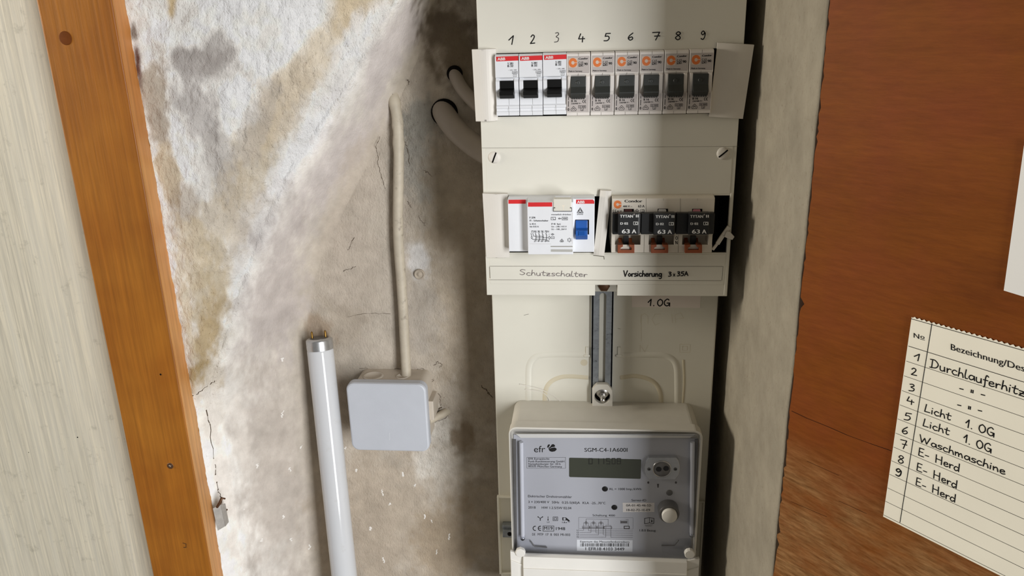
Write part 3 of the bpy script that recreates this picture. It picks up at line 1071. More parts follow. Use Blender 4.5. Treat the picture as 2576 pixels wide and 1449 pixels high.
# orange wooden frame post
fx0, fx1 = -437.5, -377.0
frame = thing('trim_1', (-407, 0, -520), 'varnished orange wooden door frame post on the left', 'frame')
frame['kind'] = 'structure'
mb = MB()
mb.prism([(fx0, -520), (fx1, -520), (fx1, 420), (fx0, 420)], 0.0, 62.0, 'pine', 1.6, 3)
mb.build('frame_post', frame)
mb = MB()
mb.prism([(fx1 - .6, -520), (fx1 + .5, -520), (fx1 + .5, 420), (fx1 - .6, 420)], 1.2, 31.0, 'pineedge')  # paler wood tone on the inner edge
mb.build('post_edge', frame)['label'] = 'paler inner edge'
mb = MB()
p = at(165, 96, 0)
mb.lathe([(5.2, -1), (5.2, .12), (4.6, .3), (0, .3)], (p[0], 0, p[2]), 'plug')
mb.build('wood_plug', frame)
mb = MB()
p = at(428, 1172, 0)
mb.lathe([(3.4, -.5), (3.2, .1), (2.2, .15), (0, .1)], (p[0], 0, p[2]), 'rusty', n=9)
mb.lathe([(1.0, 0), (1.0, .9), (.7, 1.1), (0, 1.15)], (p[0] + .2, 0, p[2]), 'steel', n=14)
mb.build('nail_head', frame)
mb = MB()
p = at(404, 942, 0)
mb.lathe([(.9, -.2), (.9, .08), (0, .08)], (p[0], 0, p[2]), 'hole', n=12)
mb.build('nail_hole', frame)
mb = MB().on(0, .15)
mb.pline([(460, 1366), (468, 1368), (468, 1377), (462, 1377)], .7, 'rusty')
mb.build('staple', frame)

# streaked wall to the left of the frame
mb = MB()
mb.prism([(-1100, -520), (fx0 + 3, -520), (fx0 + 3, 420), (-1100, 420)], 50.0, 64.0, 'streak')
mb.on(50, .1)
for c, r in (((195, 1100), 1.6), ((72, 1138), 1.0)):
    mb.pdisc(c, r, r, 'hole', 10)
mb.build('wall_front', kind='structure')['label'] = 'grey streaked wall left of the wooden frame'

# small steel clip on the frame's inner edge
mb = MB()
c = lambda px, py: at(px, py, 12)
a, b, d, e = c(538, 1276), c(554, 1272), c(566, 1326), c(550, 1332)
mb.sheet([(a[0], 10, a[2]), (b[0], 14, b[2]), (d[0], 14, d[2]), (e[0], 10, e[2])], 1.0, 'clipmetal', 2, 4)
a, b, d, e = c(554, 1272), c(560, 1275), c(569, 1322), c(566, 1326)
mb.sheet([(a[0], 13, a[2]), (b[0], 17, b[2]), (d[0], 17, d[2]), (e[0], 13, e[2])], .8, 'clipmetal', 1, 4)
p0, p1 = c(546, 1276), c(556, 1256)
mb.tube([(p0[0], 12, p0[2]), (p1[0] - 1, 12, p1[2] - 3), (p1[0], 14, p1[2]), (p1[0] + 2, 16, p1[2] - 2)], [1.2, 1.5, 1.4, .8], 'rusty', 8)
p0 = c(556, 1300)
mb.tube([(p0[0], 14, p0[2]), (p0[0] + .5, 24, p0[2])], .9, 'rusty', 8)
tag(mb.build('metal_clip', loc=(c(552, 1300)[0], 14, c(552, 1300)[2])), 'small bent steel clip stuck between wooden frame and plaster', 'clip')
# ================================================================== the distribution board
A = crop(1180, 90, 6.585)
B = crop(1420, 100, 6.9)
C3 = crop(1640, 80, 6.3)
D = crop(1200, 470, 7.244)
E_ = crop(1520, 470, 7.244)
T1 = crop(1180, 0, 3.578)
L1 = crop(1200, 640, 6.585)
L2 = crop(1520, 640, 6.585)
P1 = crop(1300, 860, 5.8545)
M1 = crop(1270, 1010, 6.3)
M2 = crop(1500, 1010, 6.3)
M3 = crop(1250, 1220, 6.326)
M4 = crop(1500, 1220, 6.327)
zr = lambda py, Y, px=1500: at(px, py, Y)[2]
xr_ = lambda px, py, Y: at(px, py, Y)[0]

board = thing('distribution_board', (0, PLATE, -360), 'cream plastic meter board with two rows of breakers, fixed in the wall niche', 'electrical board')


def holed_plate(mb, xs, zs, solid, y0, y1, mat):
    """a plate made of cells; walls close it wherever a solid cell meets an empty one"""
    nx, nz = len(xs) - 1, len(zs) - 1
    s = [[solid(0.5 * (xs[i] + xs[i + 1]), 0.5 * (zs[j] + zs[j + 1])) for j in range(nz)] for i in range(nx)]
    vid, vs, fs = {}, [], []

    def v(i, j, k):
        if (i, j, k) not in vid:
            vid[(i, j, k)] = len(vs)
            vs.append((xs[i], y1 if k else y0, zs[j]))
        return vid[(i, j, k)]
    ok = lambda i, j: 0 <= i < nx and 0 <= j < nz and s[i][j]
    for i in range(nx):
        for j in range(nz):
            if not s[i][j]:
                continue
            fs.append((v(i, j, 0), v(i + 1, j, 0), v(i + 1, j + 1, 0), v(i, j + 1, 0)))
            fs.append((v(i, j, 1), v(i, j + 1, 1), v(i + 1, j + 1, 1), v(i + 1, j, 1)))
            if not ok(i - 1, j):
                fs.append((v(i, j, 0), v(i, j + 1, 0), v(i, j + 1, 1), v(i, j, 1)))
            if not ok(i + 1, j):
                fs.append((v(i + 1, j, 0), v(i + 1, j, 1), v(i + 1, j + 1, 1), v(i + 1, j + 1, 0)))
            if not ok(i, j - 1):
                fs.append((v(i, j, 0), v(i, j, 1), v(i + 1, j, 1), v(i + 1, j, 0)))
            if not ok(i, j + 1):
                fs.append((v(i, j + 1, 0), v(i + 1, j + 1, 0), v(i + 1, j + 1, 1), v(i, j + 1, 1)))
    mb.add(vs, fs, mat)


ZT = 330.0                                     # top of the board, above the picture
O1 = (-84.5, 84.5, 144.0, 190.4)               # upper cut-out
O2 = (-79.0, 94.2, 36.2, 81.9)                 # lower cut-out
NX0, NX1 = xr_(1497, 730, 0), xr_(1553, 730, 0)
NZ = zr(717, 0)
inside = lambda x, z, o: o[0] < x < o[1] and o[2] < z < o[3]
mb = MB()
xs = sorted([-97, -94.5, O1[0], O2[0], NX0, NX1, O1[1], O2[1], 94.5, 97])
zs = sorted([0, NZ, O2[2], O2[3], O1[2], O1[3], ZT])
holed_plate(mb, xs, zs, lambda x, z: not (inside(x, z, O1) or inside(x, z, O2) or (NX0 < x < NX1 and z < NZ)), 0.0, 2.4, 'cream')
cover_front = mb
cover = mb.build('cover', board, bev=0.9)
mb = MB()                                       # side walls of the cover
mb.box(-96.6, -94.4, 2.4, PLATE - .2, 0.4, ZT, 'cream')
mb.box(94.4, 96.6, 2.4, PLATE - .2, 0.4, ZT, 'cream')
mb.box(-96.6, NX0 - .3, 2.4, 30, 0.3, 2.4, 'cream')
mb.box(NX1 + .3, 96.6, 2.4, 30, 0.3, 2.4, 'cream')
mb.box(-96.6, 96.6, 2.4, PLATE - .2, ZT - 2.4, ZT, 'cream')
mb.build('cover_side', board)
mb = MB()                                       # black sheets added to darken the shaded gaps behind the breakers
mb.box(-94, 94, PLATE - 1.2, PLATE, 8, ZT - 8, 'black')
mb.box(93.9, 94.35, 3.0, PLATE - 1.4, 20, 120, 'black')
mb.build('gap_shade_plate', board)
mb = MB()                                       # slight steps moulded in the cover's face
g1 = zr(371, 0)
mb.box(-94.0, 94.0, -.22, .3, 83.2, g1, 'cream', .2, 1)
mb.box(-94.0, 94.0, -.22, .3, NZ + .6, 35.0, 'cream', .2, 1)
mb.box(94.4, 96.4, -.3, .3, 1.0, 84.0, 'cream', .2, 1)
mb.on(0, .32)
mb.pline([(1493, 642.5), (1519, 645), (1520, 652)], .5, 'groove')
mb.pline([(1210, 372.5), (1858, 368)], .16, 'groove')
for k, (ch, x, y, cap) in enumerate((('1', 1285, 112, 22), ('2', 1340, 110, 22), ('3', 1400, 106, 24), ('4', 1463, 106, 21), ('5', 1527, 103, 19),
                                     ('6', 1586, 101, 18), ('7', 1650, 101, 20), ('8', 1705, 100, 20), ('9', 1768, 99, 21))):
    w = {'1': 11, '2': 11, '3': 10, '4': 15, '5': 15, '6': 11, '7': 19, '8': 12, '9': 10}[ch]
    mb.hand(ch, (x - w / 2, y), (x + w / 2, y), cap, .72 if ch != '3' else .5, 'ink' if ch != '3' else 'inkgrey', slant=.06, jit=0)
mb.build('cover_panel', board)

for (px, py, r, ang) in ((1243, 397, 4.9, 68), (1820, 387, 4.9, 40)):
    p = at(px, py, -2)
    mb = MB()
    mb.lathe([(r, -2.5), (r, -.4), (r * .93, .5), (r * .55, 1.0), (0, 1.1)], (p[0], -.3, p[2]), 'strip', n=36)
    a = math.radians(ang)
    dx, dz = math.cos(a) * r * .86, math.sin(a) * r * .86
    nx, nz = -math.sin(a) * .55, math.cos(a) * .55
    mb.add([(p[0] - dx - nx, -1.25, p[2] - dz - nz), (p[0] - dx + nx, -1.25, p[2] - dz + nz), (p[0] + nx, -1.72, p[2] + nz), (p[0] - nx, -1.72, p[2] - nz),
            (p[0] + dx + nx, -1.25, p[2] + dz + nz), (p[0] + dx - nx, -1.25, p[2] + dz - nz)],
           [(0, 1, 2, 3), (3, 2, 4, 5)], 'hole')
    mb.build('cover_screw', board)

# lower plate that carries the meter
mb = MB()
SX0, SX1 = xr_(1489, 760, PLATE), xr_(1543, 760, PLATE)
mb.box(-98.5, 98.5, PLATE, PLATE + 14, -370, ZT, 'cream2', 1.2, 2)
mb.box(-97, 97, PLATE + 14, WALL - 6, -366, ZT - 4, 'cream2')
# moulded hollows, dusty outlines and hooks of the plate
mb.on(PLATE, .05)


def arch(pts, w, mat, sub=6):
    uv = [mb.plane(*p) for p in pts]
    r_ = w * 3.4
    mb.tube([(u, PLATE + r_ - w * .42, v) for u, v in smooth(uv, sub)], r_, mat, 28, False)


arch([(1329, 1030), (1329, 960), (1331, 920), (1345, 899), (1372, 893), (1420, 892), (1476, 893)], 1.7, 'cream2')
arch([(1560, 893), (1620, 893), (1668, 894), (1692, 904), (1702, 924), (1704, 960), (1704, 1030)], 1.7, 'cream2')
arch([(1370, 1030), (1372, 985), (1384, 962), (1410, 949), (1440, 947), (1480, 950)], 1.3, 'relief')
arch([(1560, 950), (1600, 946), (1640, 958), (1660, 985), (1664, 1030)], 1.3, 'relief')
arch([(1719, 905), (1721, 960), (1717, 1020)], .7, 'relief')
for px, py in ((1477, 894), (1557, 894)):
    p = at(px, py, PLATE)
    mb.box(p[0] - 1.4, p[0] + 1.4, PLATE - 1.2, PLATE + 1, p[2], p[2] + 8.5, 'cream2', .4, 1)
    mb.lathe([(3.1, 0), (3.1, 1.7), (2.4, 2.1), (0, 2.1)], (p[0], PLATE + .5, p[2]), 'cream2', sx=1.0, sz=.45)
    mb.poly([(p[0] + 1.8 * math.cos(t), p[2] + .5 * math.sin(t)) for t in [k * math.pi / 8 for k in range(16)]], 'cream2')
    mb.line([(p[0] - 1.6, p[2]), (p[0] + 1.6, p[2])], .55, 'groove')
mb.on(PLATE, .9)
for pts in ([(1308, 966), (1350, 975), (1385, 990), (1412, 1010)], [(1322, 979), (1360, 984), (1378, 998), (1384, 1012)]):
    mb.line(smooth([mb.plane(*q) for q in pts]), .7, 'strip')
mb.on(PLATE, .06)
mb.pdisc(P1(990, 305), 9, 8, 'relief')
# dust marks near the middle of the plate
mb.line([mb.plane(1318, 793), mb.plane(1330, 790)], .3, 'groove')
mb.line([mb.plane(1554, 826), mb.plane(1561, 828)], .25, 'groove')
mb.on(PLATE, .05)
mb.pline(smooth([(1613, 858), (1613, 790)], 2), .22, 'relief')
for pts in ([(1612, 812), (1612, 795), (1622, 788), (1630, 796), (1630, 815)], [(1660, 812), (1648, 818), (1640, 804), (1648, 790), (1662, 790)],
            [(1690, 790), (1692, 812)], [(1700, 812), (1698, 792), (1712, 787), (1720, 800), (1700, 803)]):
    mb.pline(pts, .25, 'relief')
mb.prect((1710, 866), (1736, 886), 'relief', .25)
mb.prect((1717, 871), (1729, 881), 'relief', .25)
mb.pline([(1610, 885), (1610, 868), (1622, 885), (1630, 868)], .25, 'relief')
mb.build('meter_plate', board)

# slotted fixing pockets left and right of the meter
def pocket(x0, x1, ztop, zbot, yy):
    m2 = MB()
    m2.box(x0 + .1, x1 - .1, yy - 1.5, PLATE + .5, ztop - 1.4, ztop - .05, 'cream2', .3, 1)
    m2.box(x0, x0 + 2.0, yy - 1.6, PLATE + .5, zbot, ztop, 'cream2', .3, 1)
    m2.box(x1 - 1.5, x1, yy - 1.6, PLATE + .5, zbot, ztop, 'cream2', .3, 1)
    m2.box(x0 + .1, x1 - .1, yy - 1.5, PLATE + .5, zbot + .05, zbot + 1.6, 'cream2', .3, 1)
    return m2


z0, z1 = zr(1246, PLATE, 1290), zr(1440, PLATE, 1290)
pk = pocket(xr_(1255, 1330, PLATE) - .5, -81.8, z0, z1, PLATE - 2).build('fixing_pocket', board)
mb = MB()
p = at(1278, 1340, PLATE - 8)
mb.box(p[0] - 5.0, -82.0, PLATE - 10, PLATE, p[2] - 3.8, p[2] + 3.8, 'zinc', .8)
mb.box(p[0] - 5.6, -82.0, PLATE - 7, PLATE, p[2] + 3.6, p[2] + 7.4, 'zinc', .8)
mb.box(p[0] - 5.6, -82.0, PLATE - 7, PLATE, p[2] - 6.6, p[2] - 3.6, 'zinc', .8)
mb.lathe([(2.3, 0), (2.3, .12), (0, .12)], (p[0] + 1.8, PLATE - 10, p[2]), 'hole', n=14)
mb.build('fixing_clamp', pk)
pocket(84.6, xr_(1757, 1330, PLATE) + 4, zr(1256, PLATE, 1757), zr(1440, PLATE, 1757), PLATE - 2).build('fixing_pocket', board)

# paper strip in the label holder
mb = MB()
a, b, c, d = at(1232, 669.5, -.2), at(1818, 670, -.2), at(1814, 705.5, -.2), at(1231, 703.5, -.2)
mb.sheet([a, b, c, d], .2, 'paperstrip')
for s_ in (mb,):
    for v in range(4):
        pass
mb.on(-.25, .35)
mb.hand('Schutzschalter', L1(712, 340), L1(1826, 372), 13.5, .46, 'pencil', jit=.05)
mb.hand('Vorsicherung', L2(325, 362), L2(948, 362), 14.5, .82, 'ink', jit=.03)
mb.hand('3', L2(1062, 360), L2(1110, 360), 10.5, .75, 'ink')
mb.hand('x', L2(1142, 360), L2(1172, 360), 12, .6, 'ink')
mb.hand('35A', L2(1208, 355), L2(1386, 350), 10.5, .75, 'ink')
mb.on(-.25, .3)
mb.pline([(1232, 669.5), (1818, 670)], .22, 'groove')
mb.pline([(1231, 703.8), (1814, 705.8)], .22, 'groove')
mb.pline([(1232, 671), (1233, 700)], .3, 'groove')
mb.pline([(1819, 670), (1816, 705)], .25, 'groove')
tag(mb.build('label_strip', loc=(0, -.25, 22)), 'long cream paper label strip with handwriting below the lower breaker row', 'label')

mb = MB()
ST = PLATE - .3
a, b, c, d = at(1589, 742, ST), at(1763, 742, ST), at(1761, 775, ST), at(1590, 772.5, ST)
mb.sheet([a, b, c, d], .25, 'sticker')
mb.on(ST, .08)
mb.hand('1.', L2(726, 850), L2(822, 852), 16.5, .95, 'ink')
mb.hand('OG', L2(884, 856), L2(1084, 852), 17, .95, 'ink')
tag(mb.build('label_sticker', loc=(40, ST, -22)), 'small white sticker with handwritten floor number under the cover edge', 'label')

# blanking strips that close the ends of the cut-outs
def strip(name, quad_px, Y, label, bend, lip=2.2, nu=10):
    m2 = MB()
    q = [at(x, y, Y) for x, y in quad_px]
    m2.sheet(q, 1.3, 'strip', nu, 6, bend)
    for v, sgn in ((0, 1), (1, -1)):            # folded flanges at top and foot
        p0, p1 = (q[0], q[1]) if v == 0 else (q[3], q[2])
        n = nu
        vs, fs = [], []
        for i in range(n + 1):
            u = i / n
            p = p0 * (1 - u) + p1 * u
            b_ = bend(u, v) if bend else 0
            vs += [(p[0], p[1] - b_, p[2]), (p[0], p[1] - b_ + 3.2, p[2] + sgn * .2), (p[0], p[1] - b_ + 3.2, p[2] - sgn * 1.2), (p[0], p[1] - b_, p[2] - sgn * 1.2)]
        for i in range(n):
            for k in range(4):
                fs.append((i * 4 + k, i * 4 + (k + 1) % 4, i * 4 + 4 + (k + 1) % 4, i * 4 + 4 + k))
        m2.add(vs, fs, 'strip')
    mid = sum(q) / 4
    return tag(m2.build(name, loc=(mid[0], Y, mid[2])), label, 'blanking strip', 'blanking strips in the cut-outs')


bow = lambda d: (lambda u, v: 1.2 * math.sin(math.pi * min(1, u * 1.1)) - d * max(0, (u - .55) / .45) ** 2)
strip('blanking_strip', [A(45, 228), A(440, 218), A(474, 1410), A(112, 1418)], -3.6, 'pale plastic blanking strip left of the upper breaker row', bow(2.0))
strip('blanking_strip', [C3(1042, 172), C3(1620, 206), C3(1442, 1380), C3(905, 1342)], -3.6, 'crooked plastic blanking strip at right end of upper breaker row', lambda u, v: 1.0 * math.sin(math.pi * u))
strip('blanking_strip', [D(100, 122), D(557, 130), D(592, 1286), D(168, 1288)], -3.6, 'pale plastic blanking strip left of the residual current switch', lambda u, v: .9 * math.sin(math.pi * u))
strip('blanking_strip', [D(2245, 62), D(2450, 74), D(2318, 1246), D(2122, 1232)], -3.6, 'narrow crooked blanking strip between blue-toggle switch and fuse switch', lambda u, v: 1.6 * math.sin(math.pi * v) + .8 * math.sin(math.pi * u), nu=4)

# ------------------------------------------------------------------ breakers of the upper row
GRP = 'circuit breakers in the upper row'
YF = -8.0
bx = at(*A(445, 1000), YF)[0]
BW = 17.67
z0 = zr(291.0, YF, 1280)
zt = zr(136.5, YF, 1280)


def side_profile(rows, back=40.0):
    """front outline from top to bottom: (pixel row, depth); closed behind"""
    return [(back, rows[0][1])] + [(y, z) for y, z in rows] + [(back, rows[-1][1])]


def white_breaker(x, label):
    t = thing('circuit_breaker', (x, PLATE - 3, z0), label, 'circuit breaker', GRP)
    zz_ = lambda b_, Y=YF: zr(A(0, b_)[1], Y, 1280)
    x1 = x + BW - .45
    mb = MB()
    prof = [(40, zz_(305)), (-5.2, zz_(305)), (-7.6, zz_(335)), (-8, zz_(345)), (-8, zz_(690)), (-6.2, zz_(712)), (-6.2, zz_(1150)), (-7.4, zz_(1168)),
            (-7.4, zz_(1205)), (-6.6, zz_(1212)), (-6.6, zz_(1250)), (-7.6, zz_(1262)), (-7.6, zz_(1325)), (40, zz_(1325))]
    mb.prismx(prof, x, x1, 'abb', .22, 1)
    # shoulders beside the toggle
    for xa, xb in ((x + .05, x + 3.0), (x1 - 3.4, x1 - .05)):
        mb.prismx([(-6.3, zz_(705)), (-8.6, zz_(760)), (-8.6, zz_(900)), (-6.3, zz_(960))], xa, xb, 'abb', .3, 2)
    mb.on(YF, .07)
    X = lambda a, b_: A(a + 0.0, b_)
    mb.put = lambda u, v: (u - bx + x, YF - .07, v)
    mb.ppoly([X(446, 348), X(451, 425), X(815, 410), X(815, 333)], 'red')
    mb.put = lambda u, v: (u - bx + x, YF - .12, v)
    mb.text('ABB', X(472, 410), X(598, 404), 46 / 6.585, 'whiteink', .12)
    mb.text('S 281', X(640, 478), X(728, 474), 34 / 6.585, 'ink', .07)
    mb.text('B 32', X(640, 520), X(732, 516), 36 / 6.585, 'ink', .1)
    mb.text('~ 230 / 400', X(650, 580), X(788, 576), 20 / 6.585, 'inkgrey')
    mb.prect(X(714, 590), X(800, 628), 'ink', .16)
    mb.text('6000', X(724, 622), X(790, 618), 22 / 6.585, 'inkgrey')
    mb.prect(X(734, 634), X(784, 678), 'ink', .16)
    mb.text('3', X(752, 668), X(766, 668), 24 / 6.585, 'inkgrey')
    mb.put = lambda u, v: (u - bx + x, YF + .02, v)
    for a_, b_, Yd in ((1045, 1150, -6.2), (1170, 1320, -7.6)):
        mb.put = lambda u, v, Yd=Yd: (u - bx + x, Yd - .06, v)
        mb.pline([X(656, a_), X(662, b_)], .16, 'groove')
    mb.build('breaker_body', t)
    mb = MB()
    zt_, zm, zl, zbm = zz_(745), zz_(880, -10), zz_(930, -13), zz_(1040, -9)
    cxm = x + 8.45
    mb.prismx([(-5, zt_), (-8.6, zt_), (-8.8, zm), (-5, zm)], cxm - 5.3, cxm + 4.9, 'black', .25, 1)
    mb.prismx([(-5, zm + .3), (-8.8, zm + .2), (-13.0, zl), (-13.0, zz_(985, -13)), (-9.4, zbm), (-5, zbm)], cxm - 5.4, cxm + 5.6, 'black', .4, 2)
    mb.build('toggle', t)
    return t


first = white_breaker(bx, 'first white breaker with black toggle, below handwritten numeral 1')
copy_tree(first, BW, 0, 'second white breaker with black toggle, below handwritten numeral 2')
copy_tree(first, 2 * BW, .3, 'third white breaker with black toggle, beside the first grey one')

cx0 = at(*B(40, 900), YF)[0]


def grey_breaker(x, label):
    t = thing('circuit_breaker', (x, PLATE - 3, z0), label, 'circuit breaker', GRP)
    zz_ = lambda b_, Y=YF: zr(B(0, b_)[1], Y, 1455)
    x1 = x + BW - .45
    mb = MB()
    prof = [(40, zz_(215)), (-5.4, zz_(215)), (-8, zz_(245)), (-8, zz_(600)), (-6.4, zz_(635)), (-6.4, zz_(930)), (-7.8, zz_(958)), (-7.8, zz_(1255)),
            (-6.9, zz_(1265)), (-6.9, zz_(1318)), (40, zz_(1318))]
    mb.prismx(prof, x, x1, 'condor', .25, 1)
    for xa, xb in ((x + 1.0, x + 3.1), (x1 - 3.0, x1 - .5)):
        mb.prismx([(-6.3, zz_(600)), (-8.3, zz_(640)), (-8.3, zz_(900)), (-6.3, zz_(975))], xa, xb, 'condor', .3, 2)
    mb.on(YF, .07)
    X = B

    def lay(Yd):
        mb.put = lambda u, v: (u - cx0 + x, Yd, v)
    lay(YF - .05)
    uv = [X(64, 285), X(430, 278), X(440, 290), X(434, 570), X(425, 580), X(66, 580), X(58, 570), X(58, 294)]
    mb.ppoly(uv, 'condorlab')
    lay(YF - .09)
    mb.ppoly([X(74, 322), X(226, 318), X(226, 482), X(74, 485)], 'logobg')
    lay(YF - .12)
    mb.pdisc(X(150, 400), 74 / 6.9, 82 / 6.9, 'orange', 40, math.radians(3), math.radians(357), .38)
    mb.pline([X(165, 398), X(224, 398)], .32, 'logobg')
    mb.text('Condor', X(248, 346), X(410, 338), 32 / 6.9, 'ink', .1, .12)
    mb.text('C-LS', X(248, 418), X(328, 414), 38 / 6.9, 'ink', .06)
    mb.ppoly([X(246, 424), X(328, 422), X(328, 462), X(246, 466)], 'ink')
    mb.text('90', X(346, 442), X(404, 440), 42 / 6.9, 'ink', .1)
    mb.text('Made in Germany', X(76, 558), X(312, 556), 24 / 6.9, 'ink', .05)
    lay(YF - .15)
    mb.text('MCB', X(252, 460), X(324, 458), 30 / 6.9, 'condorlab', .03)
    lay(YF - .07)
    mb.pline([X(246, 228), X(246, 284)], .22, 'groove')
    lay(-8.06)
    mb.pline([X(242, 588), X(242, 634)], .2, 'groove')
    lay(-6.97)
    mb.pline([X(226, 1262), X(226, 1316)], .2, 'groove')
    lay(-7.85)
    mb.ppoly([X(46, 966), X(430, 960), X(424, 1250), X(40, 1252)], 'condorlab')
    lay(-7.92)
    mb.pline([X(74, 1000), X(74, 1045)], .42, 'ink')
    mb.pline([X(74, 1068), X(72, 1160)], .42, 'ink')
    mb.text('0', X(60, 1234), X(84, 1234), 46 / 6.9, 'ink', .1)
    mb.text('B 16', X(124, 1082), X(214, 1080), 36 / 6.9, 'ink', .09)
    mb.text('230/400 V~', X(122, 1122), X(296, 1116), 24 / 6.9, 'ink', .05)
    for cxx in (340, 374):                     # CE mark
        mb.pdisc(X(cxx, 1072), 26 / 6.9, 27 / 6.9, 'ink', 16, math.radians(80), math.radians(280), .66)
    mb.pline([X(352, 1072), X(372, 1072)], .3, 'ink')
    mb.pline([X(162, 1156), X(208, 1205), X(200, 1234), X(120, 1236), X(114, 1206)], .28, 'ink', True)
    mb.pdisc(X(160, 1210), 20 / 6.9, 24 / 6.9, 'ink', 14, math.radians(-20), math.radians(200), .6)
    mb.prect(X(246, 1142), X(372, 1186), 'ink', .24)
    mb.text('10 000', X(258, 1178), X(362, 1176), 26 / 6.9, 'ink', .04)
    mb.pline([X(284, 1188), X(286, 1234), X(328, 1232), X(334, 1188)], .24, 'ink')
    mb.text('3', X(300, 1228), X(316, 1228), 28 / 6.9, 'ink', .03)
    mb.build('breaker_body', t)
    mb = MB()
    zt_, zm, zl, zbm = zz_(636), zz_(820, -10), zz_(930, -13.5), zz_(1012, -9.5)
    cm = x + 8.5
    mb.prismx([(-5, zt_), (-8.4, zt_), (-9.6, zm), (-13.2, zl), (-13.2, zz_(945, -13)), (-9.2, zbm), (-5, zbm)], cm - 5.5, cm + 5.6, 'toggle', .35, 2)
    p = at(*B(238, 748), -9)
    mb.lathe([(1.7, -.3), (1.7, .18), (1.1, .3), (0, .1)], (p[0] - cx0 + x, -9.1, p[2]), 'toggle', n=18)
    for k in range(6):                          # small ribs below the toggle
        mb.box(cm - 4.4 + k * 1.7, cm - 3.6 + k * 1.7, -9.2, -6, zbm - .9, zbm + .2, 'toggle')
    mb.build('toggle', t)
    return t


first = grey_breaker(bx + 3 * BW - .25, 'grey breaker with orange ring mark, first right of the white ones')
GL = ['second grey breaker from the left, below handwritten numeral 5', 'third grey breaker from the left, below handwritten numeral 6',
      'fourth grey breaker from the left, below handwritten numeral 7', 'fifth grey breaker from the left, below handwritten numeral 8',
      'last grey breaker at the right end, beside the dark gap']
for k, lb in enumerate(GL):
    copy_tree(first, (k + 1) * (BW + .06), .05 * (k + 1), lb)

# ------------------------------------------------------------------ residual current switch
Y1, Y2 = -12.0, -21.0
xl, xm = at(*D(572, 700), Y1)[0], at(*D(922, 700), Y2)[0]
xn, xo = at(*D(1752, 700), Y2)[0], at(*D(2140, 700), Y1)[0]
zd = lambda b_, Y: zr(D(0, b_)[1], Y, 1390)
rcd = thing('residual_current_switch', ((xl + xo) / 2, PLATE - 3, zd(1180, Y1)), 'white residual current switch with red stripes and a blue toggle', 'safety switch')
mb = MB()
mb.prismx([(40, zd(175, 0)), (-8, zd(180, -8)), (Y1, zd(232, Y1)), (Y1, zd(1178, Y1)), (40, zd(1178, Y1))], xl, xm + 1.0, 'abb', .3, 2)
mb.prismx([(40, zd(175, 0)), (-8, zd(180, -8)), (Y1, zd(222, Y1)), (Y1, zd(1188, Y1)), (40, zd(1188, Y1))], xn - .2, xo, 'abb', .3, 2)
mb.prismx([(40, zd(175, 0)), (-9, zd(180, -8)), (Y2, zd(280, Y2)), (Y2, zd(1232, Y2)), (Y2 + 3, zd(1240, Y2)), (40, zd(1240, Y2) + .4)], xm, xn, 'abb', .4, 2)
mb.on(Y1, .07)
mb.ppoly([D(572, 236), D(572, 308), D(888, 306), D(890, 232)], 'red')
mb.ppoly([D(1805, 234), D(1805, 308), D(2138, 308), D(2138, 262), D(2112, 232)], 'red')
mb.on(Y1, .12)
mb.text('ABB', D(1826, 300), D(1958, 300), 48 / 7.244, 'whiteink', .12)
mb.pline([D(1880, 382), D(1935, 470), D(1824, 470)], .35, 'ink', True)
mb.pdisc(D(1880, 440), 4.5, 4, 'ink', 18, inner=.7)
mb.pline([D(1848, 440), D(1912, 436)], .25, 'ink')
mb.text('STOTZ', D(1824, 512), D(1934, 510), 26 / 7.244, 'ink', .05)
mb.on(Y2, .07)
mb.ppoly([D(930, 284), D(928, 362), D(1372, 360), D(1372, 282)], 'red')
mb.on(Y2, .1)
T = lambda s, a, b_, c, cap, mat='ink', bold=.03: mb.text(s, D(a, c), D(b_, c), cap / 7.244, mat, bold)
T('monatlich drücken', 1356, 1712, 516, 26, 'ink', .03)
T('F 374', 960, 1060, 578, 34, 'ink', .08)
T('FI - Schutzschalter', 960, 1300, 630, 30, 'ink', .05)
T('In 40 A', 962, 1072, 690, 28)
T('I∆n 0.03 A'.replace('∆', 'd'), 962, 1124, 738, 28)
T('IP 40  4pol.', 1356, 1528, 690, 28)
T('Un ~ 240 / 415 V', 1356, 1632, 738, 28)
T('Ut ~ 100...264 V', 1356, 1632, 786, 28)
mb.prect(D(1350, 554), D(1432, 602), 'ink', .28)
mb.pline([D(1362, 570), D(1390, 570), D(1390, 594), D(1420, 594)], .22, 'ink')
mb.pline([D(1482, 578), D(1552, 578)], .25, 'ink')
mb.pdisc(D(1502, 578), 2.8, 2, 'ink', 14, inner=.6)
mb.prect(D(1552, 552), D(1648, 604), 'ink', .28)
T('4000', 1566, 1636, 590, 26)
for k, ch in enumerate(('1', '3', '5', '7', 'N')):
    xx = (1046, 1100, 1166, 1232, 1282)[k]
    T(ch, xx, xx + (10 if ch == '1' else 26), 830, 34)
for k, ch in enumerate(('2', '4', '6', '8', 'N')):
    xx = (1036, 1100, 1166, 1232, 1284)[k]
    T(ch, xx, xx + 28, 1003, 34)
for xx in (1076, 1138, 1202, 1268):            # the four poles of the diagram
    mb.pline([D(xx - 2, 798), D(xx - 2, 836)], .42, 'ink')
    mb.pline([D(xx - 14, 846), D(xx, 880), D(xx, 992)], .42, 'ink')
mb.pline([D(996, 836), D(996, 800), D(1026, 800), D(1026, 836)], .3, 'ink')
mb.pline([D(984, 846), D(998, 900)], .34, 'ink')
mb.pline([D(1016, 846), D(1034, 900), D(1206, 902), D(1210, 926), D(1300, 926)], .34, 'ink')
mb.pdisc(D(998, 922), 2, 3, 'ink', 16, inner=.6)
mb.pline([D(1000, 942), D(1012, 956), D(1268, 958)], .34, 'ink')
mb.pline([D(1076, 926), D(1210, 926)], .28, 'ink')
